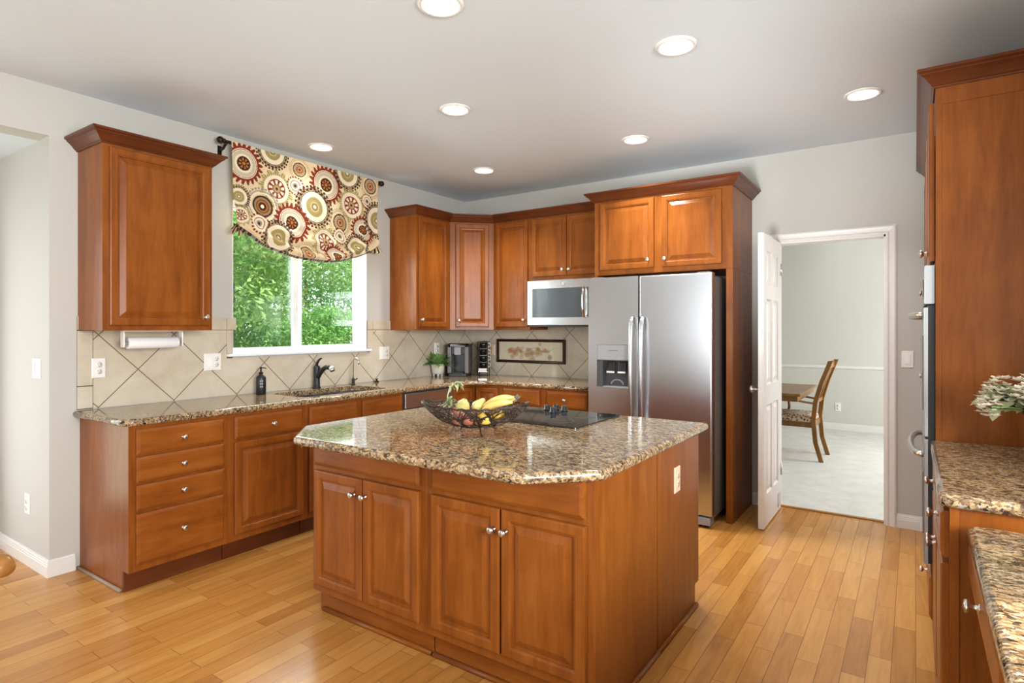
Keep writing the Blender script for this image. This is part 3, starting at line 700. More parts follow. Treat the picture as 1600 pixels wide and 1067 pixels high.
plate((3.940, -0.0005, 1.172), 0, 'white light switch on the wall right of the doorway', 'light switch', 'switch')
plate((-0.185, NY-0.0005, 1.155), 0, 'white double light switch on the alcove wall at far left', 'light switch', 'switch', 2)
plate((-0.33, NY-0.0005, 0.353), 0, 'white low outlet on the alcove wall near the floor', 'outlet', 'outlet')
plate((3.114, DY-0.0005, 0.316), 0, 'white outlet low on the dining room wall', 'outlet', 'outlet')
plate((3.0785, -2.255, 0.692), LX, 'almond outlet on the side panel of the island', 'outlet', 'outlet', mat='cream')

# ------------------------------------------------------------------ island
IY = -3.085; IXL, IXR = 1.553, 3.077; IM = 2.306
fr = lambda x0, a, b, c, d, kd, ks=[]: (kd, a-x0, b-x0, c, d, [(kx-x0, kz) for kx, kz in ks])
r = base_cab('two-door island cabinet at the left front of the island', (IXL, IY, 0), 0, IM-IXL-0.001, 0.588,
    [fr(IXL, 1.578, 2.268, 0.724, 0.862, 'false'), fr(IXL, 1.578, 1.920, 0.150, 0.702, 'door', [(1.872, 0.628)]), fr(IXL, 1.926, 2.270, 0.150, 0.702, 'door', [(1.930, 0.628)][:0]+[(1.945, 0.628)])], toe=0.055, name='island_cabinet', toemat='wood_h')
r2 = base_cab('two-door island cabinet at the right front corner of the island', (IM, IY, 0), 0, IXR-IM, 0.586,
    [fr(IM, 2.338, 3.044, 0.724, 0.862, 'false'), fr(IM, 2.338, 2.685, 0.150, 0.702, 'door', [(2.660, 0.622)]), fr(IM, 2.693, 3.046, 0.150, 0.702, 'door', [(2.715, 0.622)])], toe=0.055, name='island_cabinet', toemat='wood_h')
s = MB(); s.tube([(0.03, 0.036, 0.010), (0.74, 0.036, 0.010)], 0.011, 8); s.build('shoe_moulding', M['wood_h'], r)
s = MB(); s.tube([(0.0, 0.036, 0.010), (0.771, 0.036, 0.010)], 0.011, 8); s.build('shoe_moulding', M['wood_h'], r2)
r3 = empty('island_cabinet', (IXL, -2.489, 0), 0, 'rear island cabinet with the outlet on its smooth side panel', 'cabinet')
w = IXR-IXL
s = MB(); s.prism_x([(0, 0), (0.511, 0), (0.511, 0.11), (0.569, 0.11), (0.569, 0.876), (0, 0.876)], 0, w+0.001); s.build('body', M['wood_v'], r3, 0.003)
for a, b in ((0.03, 0.50), (0.52, 0.99), (1.01, 1.49)):
    o = door_mesh(b-a, 0.70).build('door', M['wood_v'], r3); o.location = (b, 0.5695, 0.15); o.rotation_euler = (0, 0, PI); knob(o, 0.03, 0.62)
s = MB(); s.tube([(w+0.006, 0.0, 0.010), (w+0.006, 0.52, 0.010)], 0.011, 8); s.build('shoe_moulding', M['wood_h'], r3)
s = MB(); s.tube([(IXR-IM+0.006, 0.06, 0.010), (IXR-IM+0.006, 0.588, 0.010)], 0.011, 8); s.build('shoe_moulding', M['wood_h'], r2)
# cooktop
r = empty('cooktop', (2.29, -2.222, 0.914), 0, 'black glass electric cooktop set into the island counter', 'cooktop')
s = MB(); s.prism(fillet([(-0.385, -0.256), (0.385, -0.256), (0.385, 0.256), (-0.385, 0.256)], [0.01]*4, 3), 0.0005, 0.007); s.build('glass_top', M['glassceramic'], r, 0.001)
for bx, by, br_ in ((-0.2, -0.12, 0.11), (-0.2, 0.13, 0.08), (0.21, -0.12, 0.08), (0.21, 0.12, 0.11)):
    s = MB(); s.lathe([(br_, 0.0072), (br_, 0.0076), (br_-0.003, 0.0076), (br_-0.003, 0.0072)], (bx, by, 0), n=48, cap0=False, cap1=False); s.build('burner_ring', M['darkgrey'], r)
for kx, ky in ((-0.035, 0.185), (0.0, 0.225), (0.045, 0.115), (0.065, 0.205)):
    s = MB(); s.lathe([(0.021, 0.0072), (0.021, 0.012), (0.017, 0.016), (0.016, 0.034), (0.012, 0.038)], (kx, ky, 0), n=18); s.build('knob', M['black'], r)

# ------------------------------------------------------------------ refrigerator
r = empty('refrigerator', (1.886, -0.80, 0), 0, 'stainless side-by-side refrigerator with ice and water dispenser', 'refrigerator')
FW = 0.944
s = MB(); s.box(0.006, FW-0.006, 0.075, 0.77, 0.06, 1.755); s.build('body', M['steel_dark'], r, 0.004)
def fdoor(x0, x1, hole=None):
    s = MB(); z0, z1, yf = 0.085, 1.775, 0.0
    if hole:
        h0, h1, k0, k1, dep = hole
        wall_mb(s, 'y', 0.0, 0.068, x0, x1, z0, z1, [(h0, h1, k0, k1)])
        s.add([(h0, dep, k0), (h1, dep, k0), (h1, dep, k1), (h0, dep, k1)], [(0,1,2,3)])
    else: s.box(x0, x1, 0.0, 0.068, z0, z1)
    return s
o = fdoor(0.0, 0.409, (0.072, 0.345, 0.93, 1.268, 0.06)); o = o.build('door', M['steel'], r)
md = o.modifiers.new('weld', 'WELD'); md.merge_threshold = 0.0001
s = MB(); s.loops([[(0.417+i, y, 0.085+i), (FW-i, y, 0.085+i), (FW-i, y, 1.775-i), (0.417+i, y, 1.775-i)] for i, y in ((0, 0.068), (0, 0.012), (0.003, 0.004), (0.010, 0.0))]); s.build('door', M['steel'], r)
for hx in (0.372, 0.452):
    s = MB(); zs = np.linspace(0.66, 1.475, 15)
    pts = [(hx, 0.0, zs[0]), (hx, -0.03, zs[0]+0.01)]+[(hx, -0.045-0.022*math.sin(PI*(z-0.66)/0.815), z) for z in zs[1:-1]]+[(hx, -0.03, zs[-1]-0.01), (hx, 0.0, zs[-1])]
    s.tube(pts, 0.0135, 10, flat=0.75); s.build('handle', M['steel'], r)
dsp = empty('dispenser', (0.072, 0, 0.93)); dsp.parent = r
s = MB(); rect_w = 0.273
s.loops(panel_rings(0.004, rect_w-0.004, 0.215, 0.334, [(0, 0.03), (0, -0.002), (0.006, -0.005)])); s.build('control_panel', M['greyplastic'], dsp)
s = MB(); s.box(0.0, 0.004, -0.006, 0.058, 0.0, 0.338); s.box(rect_w-0.004, rect_w, -0.006, 0.058, 0.0, 0.338); s.box(0.0, rect_w, -0.006, 0.058, 0.334, 0.338); s.box(0.0, rect_w, -0.010, 0.058, 0.0, 0.010); s.build('bezel', M['steel'], dsp, 0.0015)
s = MB(); s.box(0.005, rect_w-0.005, 0.052, 0.058, 0.011, 0.214); s.box(0.005, 0.05, 0.0, 0.052, 0.011, 0.21); s.build('recess', M['darkgrey'], dsp)
for px in (0.11, 0.20):
    s = MB(); s.prism_x([(0.012, 0.13), (0.022, 0.13), (0.05, 0.205), (0.03, 0.205)], px-0.03, px+0.03); s.build('paddle', M['black'], dsp, 0.003)
    s = MB(); s.box(px-0.032, px+0.032, 0.006, 0.014, 0.118, 0.132); s.build('paddle_lip', M['whiteplastic'], dsp, 0.002)
s = MB(); s.box(0.055, rect_w-0.006, -0.004, 0.052, 0.011, 0.018); s.tube([(0.15+0.05*math.cos(a), 0.045, 0.03+0.035*math.sin(a)) for a in np.linspace(0, PI, 10)], 0.006, 6); s.build('drip_tray', M['greyplastic'], dsp)
s = MB(); s.box(0.10, 0.175, -0.0062, -0.0052, 0.288, 0.291); s.build('emblem', M['darkgrey'], dsp)
s = MB(); s.box(0.01, FW-0.01, 0.0, 0.09, 0.022, 0.075); s.build('kick_grille', M['greyplastic'], r, 0.003)
for fx in (0.05, FW-0.05):
    s = MB(); s.lathe([(0.022, 0.0), (0.022, 0.022)], (fx, 0.06, 0)); s.build('foot', M['black'], r)
for fx in (0.06, FW-0.06):
    s = MB(); s.box(fx-0.045, fx+0.045, 0.02, 0.13, 1.756, 1.782); s.build('hinge_cover', M['steel_dark'], r, 0.004)

# ------------------------------------------------------------------ microwave
r = empty('microwave', (1.078, -0.43, 1.402), 0, 'stainless over-the-range microwave under the short cabinet', 'microwave')
s = MB(); s.box(0.0, 0.755, 0.03, 0.42, 0.012, 0.415); s.build('body', M['darkgrey'], r)
s = MB(); s.loops(panel_rings(0.0, 0.755, 0.012, 0.415, [(0, 0.03), (0, 0.006), (0.004, 0.0)])); s.build('door', M['steel'], r)
s = MB(); s.box(0.055, 0.575, -0.0045, -0.0005, 0.082, 0.340); s.build('window_glass', M['doorglass'], r, 0.001)
s = MB(); s.box(0.615, 0.735, -0.0045, -0.0005, 0.082, 0.340); s.build('control_panel', M['blackgloss'], r, 0.001)
s = MB(); s.tube([(0.590, 0.0, 0.086), (0.590, -0.035, 0.092), (0.590, -0.045, 0.15), (0.590, -0.045, 0.27), (0.590, -0.035, 0.330), (0.590, 0.0, 0.336)], 0.012, 10); s.build('handle', M['chrome'], r)
s = MB(); s.lathe([(0.019, 0), (0.019, 0.002), (0.016, 0.003)], (0.375, -0.0005, 0.378), 'y', 24); lg = s.build('emblem', M['greyplastic'], r)
s = MB(); s.tube([(0.375+0.010*math.cos(a), -0.004, 0.378+0.010*math.sin(a)) for a in np.linspace(0.3, 5.6, 14)]+[(0.377, -0.004, 0.376)], 0.0014, 5); s.build('emblem_monogram', M['whiteplastic'], lg)
s = MB(); s.box(0.02, 0.735, 0.02, 0.40, 0.0, 0.0115); s.build('vent_panel', M['black'], r)

# ------------------------------------------------------------------ counter-top things in the corner
random.seed(4)
def leaf(s, base, d, L_, w, droop=0.3, up=Vector((0,0,1)), n=4, curl=0.0):
    """pointed leaf blade as a strip with a centre fold"""
    d = Vector(d).normalized(); side = d.cross(up)
    if side.length < 1e-3: side = Vector((1,0,0))
    side.normalize(); nn = side.cross(d)
    vs = []; p = Vector(base)
    for i in range(n+1):
        t = i/n; q = p+d*L_*t+Vector((0,0,-1))*droop*L_*t*t+side*curl*L_*t*t
        ww = w*math.sin(PI*min(1, 0.12+0.88*t))*(1 if i < n else 0.02)
        vs += [q-side*ww, q+nn*(-0.18*ww), q+side*ww]
    fs = []
    for i in range(n):
        a = i*3; fs += [(a, a+1, a+4, a+3), (a+1, a+2, a+5, a+4)]
    s.add([tuple(x) for x in vs], fs)
r = empty('potted_fern', (0.086, -0.525, 0.914), 0, 'small green fern in a cream footed pot on the counter', 'plant')
s = MB(); s.lathe([(0.036, 0.018), (0.045, 0.022), (0.052, 0.088), (0.053, 0.096), (0.048, 0.096), (0.046, 0.085), (0.0, 0.084)], n=28, cap1=False); s.build('pot', M['ceramic'], r)
for k in range(4):
    a = PI/4+k*PI/2; s = MB(); s.lathe([(0.006, 0.0005), (0.008, 0.02)], (0.03*math.cos(a), 0.03*math.sin(a), 0), n=10); s.build('foot', M['ceramic'], r)
s = MB()
for k in range(150):
    a = random.uniform(0, 2*PI); el = random.uniform(0.15, 1.3)
    d = (math.cos(a)*math.cos(el), math.sin(a)*math.cos(el), math.sin(el))
    leaf(s, (0.02*math.cos(a), 0.02*math.sin(a), 0.09), d, random.uniform(0.085, 0.145), random.uniform(0.011, 0.018), random.uniform(0.1, 0.5), curl=random.uniform(-0.3, 0.3))
s.build('foliage', M['fern'], r, recalc=False)
r.scale = (1.3, 1.3, 1.3)
# coffee maker
r = empty('coffee_maker', (0.185, -0.30, 0.914), 0.50, 'dark grey single-cup coffee maker in the counter corner', 'coffee maker')
s = MB(); s.prism(fillet([(-0.088, -0.135), (0.088, -0.135), (0.088, 0.13), (-0.088, 0.13)], [0.02, 0.02, 0.03, 0.03], 4), 0.0005, 0.026); s.build('base', M['black'], r, 0.003)
s = MB(); s.prism(fillet([(-0.095, 0.0), (0.095, 0.0), (0.095, 0.13), (-0.095, 0.13)], [0.005, 0.005, 0.03, 0.03], 4), 0.0265, 0.27); s.build('rear_tank', M['darkgrey'], r, 0.003)
s = MB(); s.box(-0.0595, 0.0595, -0.006, -0.0005, 0.035, 0.199); s.build('cup_recess', M['black'], r)
for sx in (-1, 1):
    s = MB(); s.box(sx*0.060, sx*0.095, -0.11, 0.0, 0.0265, 0.27); s.build('side_column', M['midgrey'], r, 0.006)
s = MB(); s.box(-0.0595, 0.0595, -0.10, 0.0, 0.20, 0.27); s.build('brew_head', M['black'], r, 0.004)
s = MB(); s.box(-0.03, 0.03, -0.125, -0.10, 0.195, 0.268); s.build('front_badge', M['greyplastic'], r, 0.004)
s = MB(); s.prism(fillet([(-0.098, -0.115), (0.098, -0.115), (0.098, 0.132), (-0.098, 0.132)], [0.03]*4, 5), 0.2705, 0.300); s.build('lid', M['blackgloss'], r, 0.008)
s = MB(); s.tube([(-0.096, -0.06, 0.272), (-0.05, -0.125, 0.276), (0.05, -0.125, 0.276), (0.096, -0.06, 0.272)], 0.006, 8); s.build('lift_handle', M['greyplastic'], r)
s = MB(); s.box(-0.055, 0.055, -0.12, -0.007, 0.0265, 0.034); s.build('drip_tray', M['darkgrey'], r, 0.002)
r.scale = (1.12, 1.12, 1.08)
# mug rack
r = empty('mug_rack', (0.370, -0.150, 0.914), 0.45, 'black wire rack holding a stack of four mugs', 'rack')
s = MB()
for sx in (-1, 1):
    s.tube([(sx*0.05, 0.045, 0.004), (sx*0.05, 0.045, 0.34), (0, 0.045, 0.345)], 0.0035, 6)
    s.tube([(sx*0.05, 0.045, 0.004), (sx*0.05, -0.05, 0.004)], 0.0035, 6)
    s.tube([(sx*0.05, -0.05, 0.004), (sx*0.05, -0.05, 0.34), (sx*0.05, 0.045, 0.34)], 0.0035, 6)
s.tube([(-0.05, -0.05, 0.34), (0.05, -0.05, 0.34)], 0.0035, 6); s.tube([(-0.05, -0.05, 0.004), (0.05, -0.05, 0.004)], 0.0035, 6); s.tube([(-0.05, -0.05, 0.03), (0.05, -0.05, 0.03)], 0.0035, 6)
s.build('frame', M['blackmatte'], r)
s = MB(); s.box(-0.046, 0.046, -0.045, 0.04, 0.036, 0.042); s.build('tray', M['chrome'], r, 0.001)
s = MB(); s.box(-0.042, 0.042, -0.0545, -0.052, 0.045, 0.072); s.build('name_plate', M['whiteplastic'], r)
mug0 = empty('mug', (0, 0, 0), 0, 'x', 'mug', 'stacked mugs in the black wire rack')
s = MB(); s.lathe([(0.030, 0), (0.036, 0.004), (0.040, 0.035), (0.040, 0.064), (0.037, 0.064), (0.036, 0.01), (0.0, 0.008)], n=24, cap1=False); s.build('cup', M['blackgloss'], mug0)
s = MB(); s.tube([(0.037, 0, 0.052), (0.055, 0, 0.053), (0.066, 0, 0.042), (0.066, 0, 0.024), (0.054, 0, 0.014), (0.037, 0, 0.016)], 0.0052, 8); s.build('handle', M['whiteplastic'], mug0)
s = MB(); s.tube([(0.0402*math.cos(a), 0.0402*math.sin(a), 0.062) for a in np.linspace(0, 2*PI, 28, endpoint=False)], 0.0014, 5, closed=True); s.build('rim_band', M['whiteplastic'], mug0)
for k, nm in enumerate(('lowest black mug of the four in the wire rack', 'second black mug from the bottom of the wire rack', 'second black mug from the top of the wire rack', 'topmost black mug of the four in the wire rack')):
    o = mug0 if k == 0 else copy_tree(mug0)
    o.location = (0.370, -0.150, 0.914+0.0435+0.068*k+0.026); o.rotation_euler = (0, 0, 0.55); o['label'] = nm
# framed picture leaning on the tile
r = empty('picture_frame', (0.842, -0.012, 1.163), 0, 'long dark-framed botanical picture on the tile under the microwave', 'picture')
pw, ph, ft = 0.80, 0.236, 0.028
s = MB(); s.loops([[(sx*(pw/2-i), y, sz*(ph/2-i)) for sx, sz in ((-1,-1),(1,-1),(1,1),(-1,1))] for i, y in ((0, 0.003), (0, -0.016), (0.006, -0.02), (ft-0.004, -0.016), (ft, -0.008), (ft, 0.003))], cap0=False, cap1=False); s.build('frame', M['bronze'], r)
def print_grid(name, nu, nv, fpos, fcol, mat, parent, smooth=True):
    vs = []; cs = []
    for j in range(nv+1):
        for i in range(nu+1):
            vs.append(fpos(i/nu, j/nv))
    fs = [(j*(nu+1)+i, j*(nu+1)+i+1, (j+1)*(nu+1)+i+1, (j+1)*(nu+1)+i) for j in range(nv) for i in range(nu)]
    me = bpy.data.meshes.new(name); me.from_pydata(vs, [], fs); me.materials.append(mat)
    ca = me.color_attributes.new('print', 'FLOAT_COLOR', 'POINT')
    U, V = np.meshgrid(np.linspace(0, 1, nu+1), np.linspace(0, 1, nv+1)); col = fcol(U.ravel(), V.ravel())
    ca.data.foreach_set('color', np.concatenate([col, np.ones((len(col), 1))], 1).astype(np.float32).ravel())
    me.polygons.foreach_set('use_smooth', [smooth]*len(me.polygons))
    o = bpy.data.objects.new(name, me); COL.objects.link(o)
    if parent is not None: o.parent = parent
    return o
def artcol(U, V):
    X = (U-0.5)*0.744; Z = (V-0.5)*0.18; rng = np.random.default_rng(3)
    c = np.tile(np.array(srgb(206, 196, 172)), (len(U), 1))
    blobs = []
    cols = [(150,78,52),(196,148,84),(176,92,70),(126,122,70),(150,134,92),(160,118,120),(200,186,140),(96,84,74),(186,160,96),(138,108,66)]
    for k in range(60):
        x = rng.uniform(-0.25, 0.25); z = -0.012+0.030*np.cos(x*21)*-0.6+rng.normal(0, 0.020); blobs.append((x, z, rng.uniform(0.014, 0.034), cols[k % len(cols)], rng.uniform(0.45, 0.85)))
    for x, z, rd, cc, al in blobs:
        d = np.hypot(X-x, (Z-z)*1.1)/rd; a = np.clip((1-d)*4, 0, 1)*al*(0.75+0.25*np.sin(d*9))
        c = c*(1-a[:, None])+np.array(srgb(*cc))*a[:, None]
    for k in range(14):
        x0 = -0.26+0.04*k; d = np.abs(Z-(0.02*np.sin((X-x0)*30+k)+0.012)); a = np.clip(1-d/0.0022, 0, 1)*(np.abs(X-x0) < 0.05)*0.7
        c = c*(1-a[:, None])+np.array(srgb(120, 118, 84))*a[:, None]
    return c
print_grid('art_print', 240, 60, lambda u, v: ((u-0.5)*(pw-2*ft), -0.006, (v-0.5)*(ph-2*ft)), artcol, M['artprint'], r)

# ------------------------------------------------------------------ window valance
VT = 2.672
vy0, vy1 = -2.672, -1.335
CREAM = np.array(srgb(222, 200, 160)); RED = np.array(srgb(128, 48, 30)); BRN = np.array(srgb(64, 38, 26)); OLV = np.array(srgb(158, 142, 84)); TAN = np.array(srgb(176, 146, 102)); GRY = np.array(srgb(150, 138, 122)); LCR = np.array(srgb(232, 218, 188)); ORG = np.array(srgb(182, 116, 56))
# medallions: (y, z, radius, style) on the hanging cloth
MED = [(-2.587, 2.536, 0.135, 'R'), (-2.355, 2.679, 0.124, 'B'), (-2.133, 2.593, 0.079, 'T'), (-2.332, 2.408, 0.129, 'O'), (-2.172, 2.464, 0.065, 'S'), (-1.892, 2.526, 0.146, 'R'), (-1.669, 2.667, 0.133, 'B'), (-1.427, 2.608, 0.097, 'T'), (-2.449, 2.259, 0.122, 'D'), (-2.013, 2.328, 0.151, 'B'), (-1.639, 2.408, 0.134, 'O'), (-1.471, 2.47, 0.059, 'S'), (-2.218, 2.175, 0.138, 'R'), (-1.771, 2.241, 0.103, 'T'), (-1.933, 2.064, 0.123, 'O'), (-1.783, 2.129, 0.064, 'S'), (-1.531, 2.216, 0.112, 'R'), (-1.353, 2.322, 0.148, 'B'), (-2.626, 2.298, 0.075, 'B'), (-2.344, 2.046, 0.118, 'B'), (-2.486, 2.13, 0.068, 'S'), (-2.626, 2.169, 0.07, 'O'), (-2.111, 1.954, 0.077, 'T'), (-1.843, 1.954, 0.092, 'R'), (-1.608, 2.055, 0.108, 'B')]
def medallions(Y, Z):
    c = np.tile(CREAM, (len(Y), 1))
    R0 = 1.12; n0 = 0.04*np.sin(Y*37+Z*21)+0.03*np.sin(Z*53-Y*11)
    c = c*(1+n0[:, None])
    def put(mask, col):
        c[mask] = col
    for y, z, R, st in MED:
        dy, dz = Y-y, Z-z; d = np.hypot(dy, dz)/(R*R0); a = np.arctan2(dz, dy)
        dash = lambda n, f=0.55, ph=0: (np.mod(a/(2*PI)*n+ph, 1) < f)
        if st == 'R':
            edge = 0.92+0.08*np.sin(a*22)
            put((d < edge) & (d > 0.70) & (dash(22, 0.72) | (d < 0.80)), RED); put(d < 0.70, LCR); put((d < 0.66) & (d > 0.63), RED); put((d < 0.60) & (d > 0.44), (GRY*0.5+LCR*0.5)); put((d < 0.44) & (d > 0.34), LCR)
            put(d < 0.33, BRN); put((d < 0.25) & (d > 0.13) & dash(8, 0.5), ORG); put(d < 0.08, ORG)
        elif st == 'B':
            put((d < 1.0) & (d > 0.90) & dash(30, 0.6), BRN); put((d < 0.88) & (d > 0.76), BRN); put((d < 0.85) & (d > 0.79) & dash(24, 0.45), TAN); put(d < 0.72, LCR); put((d < 0.74) & (d > 0.70), BRN)
            put((d < 0.46) & (d > 0.30), OLV); put((d < 0.30) & (d > 0.22), TAN); put(d < 0.20, OLV*0.8); put(d < 0.08, LCR)
        elif st == 'T':
            put((d < 1.0) & (d > 0.93) & dash(36, 0.6), GRY); put((d < 0.86) & (d > 0.80), TAN*1.1); put(d < 0.62, LCR); put((d < 0.62) & (d > 0.52), BRN); put((d < 0.50) & (d > 0.30), TAN); put((d < 0.30) & (d > 0.22), RED*0.8); put(d < 0.20, ORG*1.1); put(d < 0.08, BRN)
        elif st == 'D':
            put((d < 1.0) & (d > 0.90) & dash(30, 0.7), GRY); put((d < 0.86) & (d > 0.78), GRY*1.2); put((d < 0.74) & (d > 0.68), LCR); put(d < 0.58, BRN); put((d < 0.48) & (d > 0.36), TAN*0.7); put((d < 0.32) & (d > 0.22), ORG*0.8); put(d < 0.1, LCR)
        elif st == 'O':
            edge = 0.9+0.1*np.sin(a*13)
            put((d < edge) & (d > 0.70) & dash(40, 0.75), OLV); put((d < 0.70) & (d > 0.50), LCR); put(d < 0.50, RED); put((d < 0.44) & (d > 0.24) & dash(9, 0.55), LCR); put(d < 0.20, TAN); put(d < 0.07, BRN)
        elif st == 'S':
            put((d < 1.0) & (d > 0.82) & dash(18, 0.55), RED*0.9); put(d < 0.80, LCR); put((d < 0.58) & (d > 0.50), RED*1.1); put(d < 0.30, GRY); put(d < 0.14, BRN)
    return np.clip(c, 0, 1)
def drop(u): return 0.565+0.20*math.sin(PI*u)**0.75-0.02*u
def sag(u, v):
    """soft vertical and swag folds"""
    f = 0.006*math.sin(u*31)*(0.3+v)+0.004*math.sin(u*13+1)
    low = max(0.0, (v-0.62)/0.38)
    ph = low*15+4.0*(u-0.5)**2*6
    return f+0.030*low+0.017*1.7*low*math.sin(ph)*math.sin(PI*u)**0.5+0.006*math.sin(v*9+u*5)*v
def vpos(u, v):
    # v 0..0.9 front drop, 0.9..1 rolls back under
    D = drop(u); narrow = 0.018*math.sin(PI*min(1, v))*0
    y = vy0+(vy1-vy0)*u
    pin = 0.022*min(1, v*1.1)
    y = y+pin*(1-2*u)
    if v <= 0.9:
        t = v/0.9; return (0.112+sag(u, t)+0.05*t*math.sin(PI*u)**0.5, y, VT-D*t)
    t = (v-0.9)/0.1; xb = 0.112+sag(u, 1.0)+0.05*math.sin(PI*u)**0.5
    return (xb-0.030*math.sin(t*PI/2)-0.02*t, y, VT-D-0.026*math.sin(t*PI*0.75)+0.03*t*t)
val = empty('window_valance', (0, 0, 0), 0, 'cream gathered valance with brown and rust medallions over the window', 'valance')
def vcolr(U, V):
    D = np.array([drop(u) for u in U]); Y = vy0+(vy1-vy0)*U+0.022*np.minimum(1, V*1.1)*(1-2*U)
    T = np.minimum(V/0.9, 1.0); Z = VT-D*T; Z = np.where(V > 0.9, VT-D-(V-0.9)*0.5, Z)
    c = medallions(Y, Z); u2 = V > 0.905; st = np.mod(U*46+np.sin(U*40)*0.8, 1)
    c[u2 & (st < 0.5)] = BRN; c[u2 & (st >= 0.5)] = GRY*0.8
    return c
fo = print_grid('cloth', 420, 260, vpos, vcolr, M['fabric'], val)
# gathered tails at the lower corners
def tail(yc, sgn):
    def tp(u, v):
        a = (u-0.5)*1.9*sgn; ww = 0.018+0.075*v
        return (0.13+0.016*math.sin(u*PI*7)*v, yc+ww*math.sin(a)*1.0, VT-0.545-0.085*v*math.cos(a*0.6)+0.012*math.sin(u*PI*7)*v)
    def tc(U, V):
        c = np.tile(CREAM*0.85, (len(U), 1)); st = np.mod(U*7, 1); c[st < 0.45] = BRN; c[(st > 0.45) & (st < 0.62)] = RED; return c
    return print_grid('gathered_tail', 60, 14, tp, tc, M['fabric'], val)
tail(vy0+0.055, 1); tail(vy1-0.055, -1)
s = MB(); s.tube([(0.150-0.02*math.sin(PI*u), vy0+0.03+(vy1-vy0-0.06)*u, VT-drop(u)+0.002) for u in np.linspace(0.06, 0.94, 30)], 0.006, 6); s.build('piping', M['lining'], val)
# rod
r = empty('curtain_rod', (0, 0, VT), 0, 'dark bronze curtain rod with round finials above the window', 'curtain rod')
s = MB(); s.tube([(0.086, -2.705, -0.004), (0.086, -1.300, -0.004)], 0.011, 12); s.build('rod', M['bronze'], r)
for yy, sg in ((-2.705, -1), (-1.300, 1)):
    s = MB(); s.sphere((0.086, yy+sg*0.030, -0.004), 0.024, 14, 8); s.tube([(0.086, yy, -0.004), (0.086, yy+sg*0.012, -0.004)], 0.017, 12); s.build('finial', M['bronze'], r)
    s = MB(); s.tube([(0.001, yy-sg*0.012, -0.05), (0.05, yy-sg*0.012, -0.045), (0.078, yy-sg*0.012, -0.022), (0.086, yy-sg*0.012, -0.012)], [0.012, 0.009, 0.009, 0.010], 8); s.box(0.0005, 0.006, yy-sg*0.012-0.014, yy-sg*0.012+0.014, -0.085, -0.02); s.build('bracket', M['bronze'], r)

# ------------------------------------------------------------------ right side tall run (faces -X)
TX = 4.054; RX = -PI/2
r = empty('tall_oven_cabinet', (TX, -1.061, 0), RX, 'full-height cherry cabinet housing the wall ovens, its side panel facing us', 'cabinet')
# local x = distance toward the viewer (world -y), local y = depth (world +x)
w = 0.779; dp = 0.64
s = MB(); s.box(0, 0.02, 0, dp, 0, 2.40); s.box(0.02, w-0.02, 0.02, dp, 1.66, 2.40); s.box(0.02, w-0.02, 0.02, dp, 0.0, 0.34); s.box(0.02, w-0.02, dp-0.02, dp, 0.34, 1.66); s.build('carcass', M['wood_v'], r)
s = MB(); s.box(w-0.02, w-0.004, 0.0, dp, 0.0, 2.40); s.box(w-0.004, w, 0.0, 0.020, 0, 2.40); s.box(w-0.0041, w, 0.02, dp, 2.33, 2.40); s.build('side_panel', M['wood_v'], r, 0.001)
s = MB(); s.box(0.0, 0.035, -0.001, 0.02, 0.11, 2.40); s.box(w-0.035, w-0.0005, -0.001, 0.0195, 0.11, 2.40); s.box(0.035, w-0.035, -0.001, 0.02, 1.645, 1.675); s.box(0.035, w-0.035, -0.001, 0.02, 0.335, 0.36); s.build('face_frame', M['wood_v'], r)
add_fronts(r, [('door', 0.022, 0.386, 1.672, 2.345, [(0.356, 1.742)]), ('door', 0.392, 0.757, 1.672, 2.345, [(0.424, 1.742)]), ('drawer', 0.022, 0.757, 0.14, 0.32, [(0.39, 0.225)])], gap=0.004)
tp_ = [(TX, -0.03), (TX, -1.061), (TX, -1.84), (4.694, -1.84)]
crown(r, tp_, [1, 2])
r = empty('pantry_cabinet', (TX, -0.03, 0), RX, 'full-height pantry cabinet between the wall ovens and the doorway wall', 'cabinet')
s = MB(); s.prism_x([(0, 0.11), (0.06, 0.11), (0.06, 0), (0.64, 0), (0.64, 2.40), (0, 2.40)], 0, 1.03); s.build('body', M['wood_v'], r, 0.0015)
add_fronts(r, [('door', 0.022, 0.512, 1.40, 2.345, [(0.48, 1.60)]), ('door', 0.518, 1.008, 1.40, 2.345, [(0.55, 1.60)]), ('door', 0.022, 0.512, 0.14, 1.375, [(0.48, 1.1)]), ('door', 0.518, 1.008, 0.14, 1.375, [(0.55, 1.1)])])
crown(r, tp_, [0])
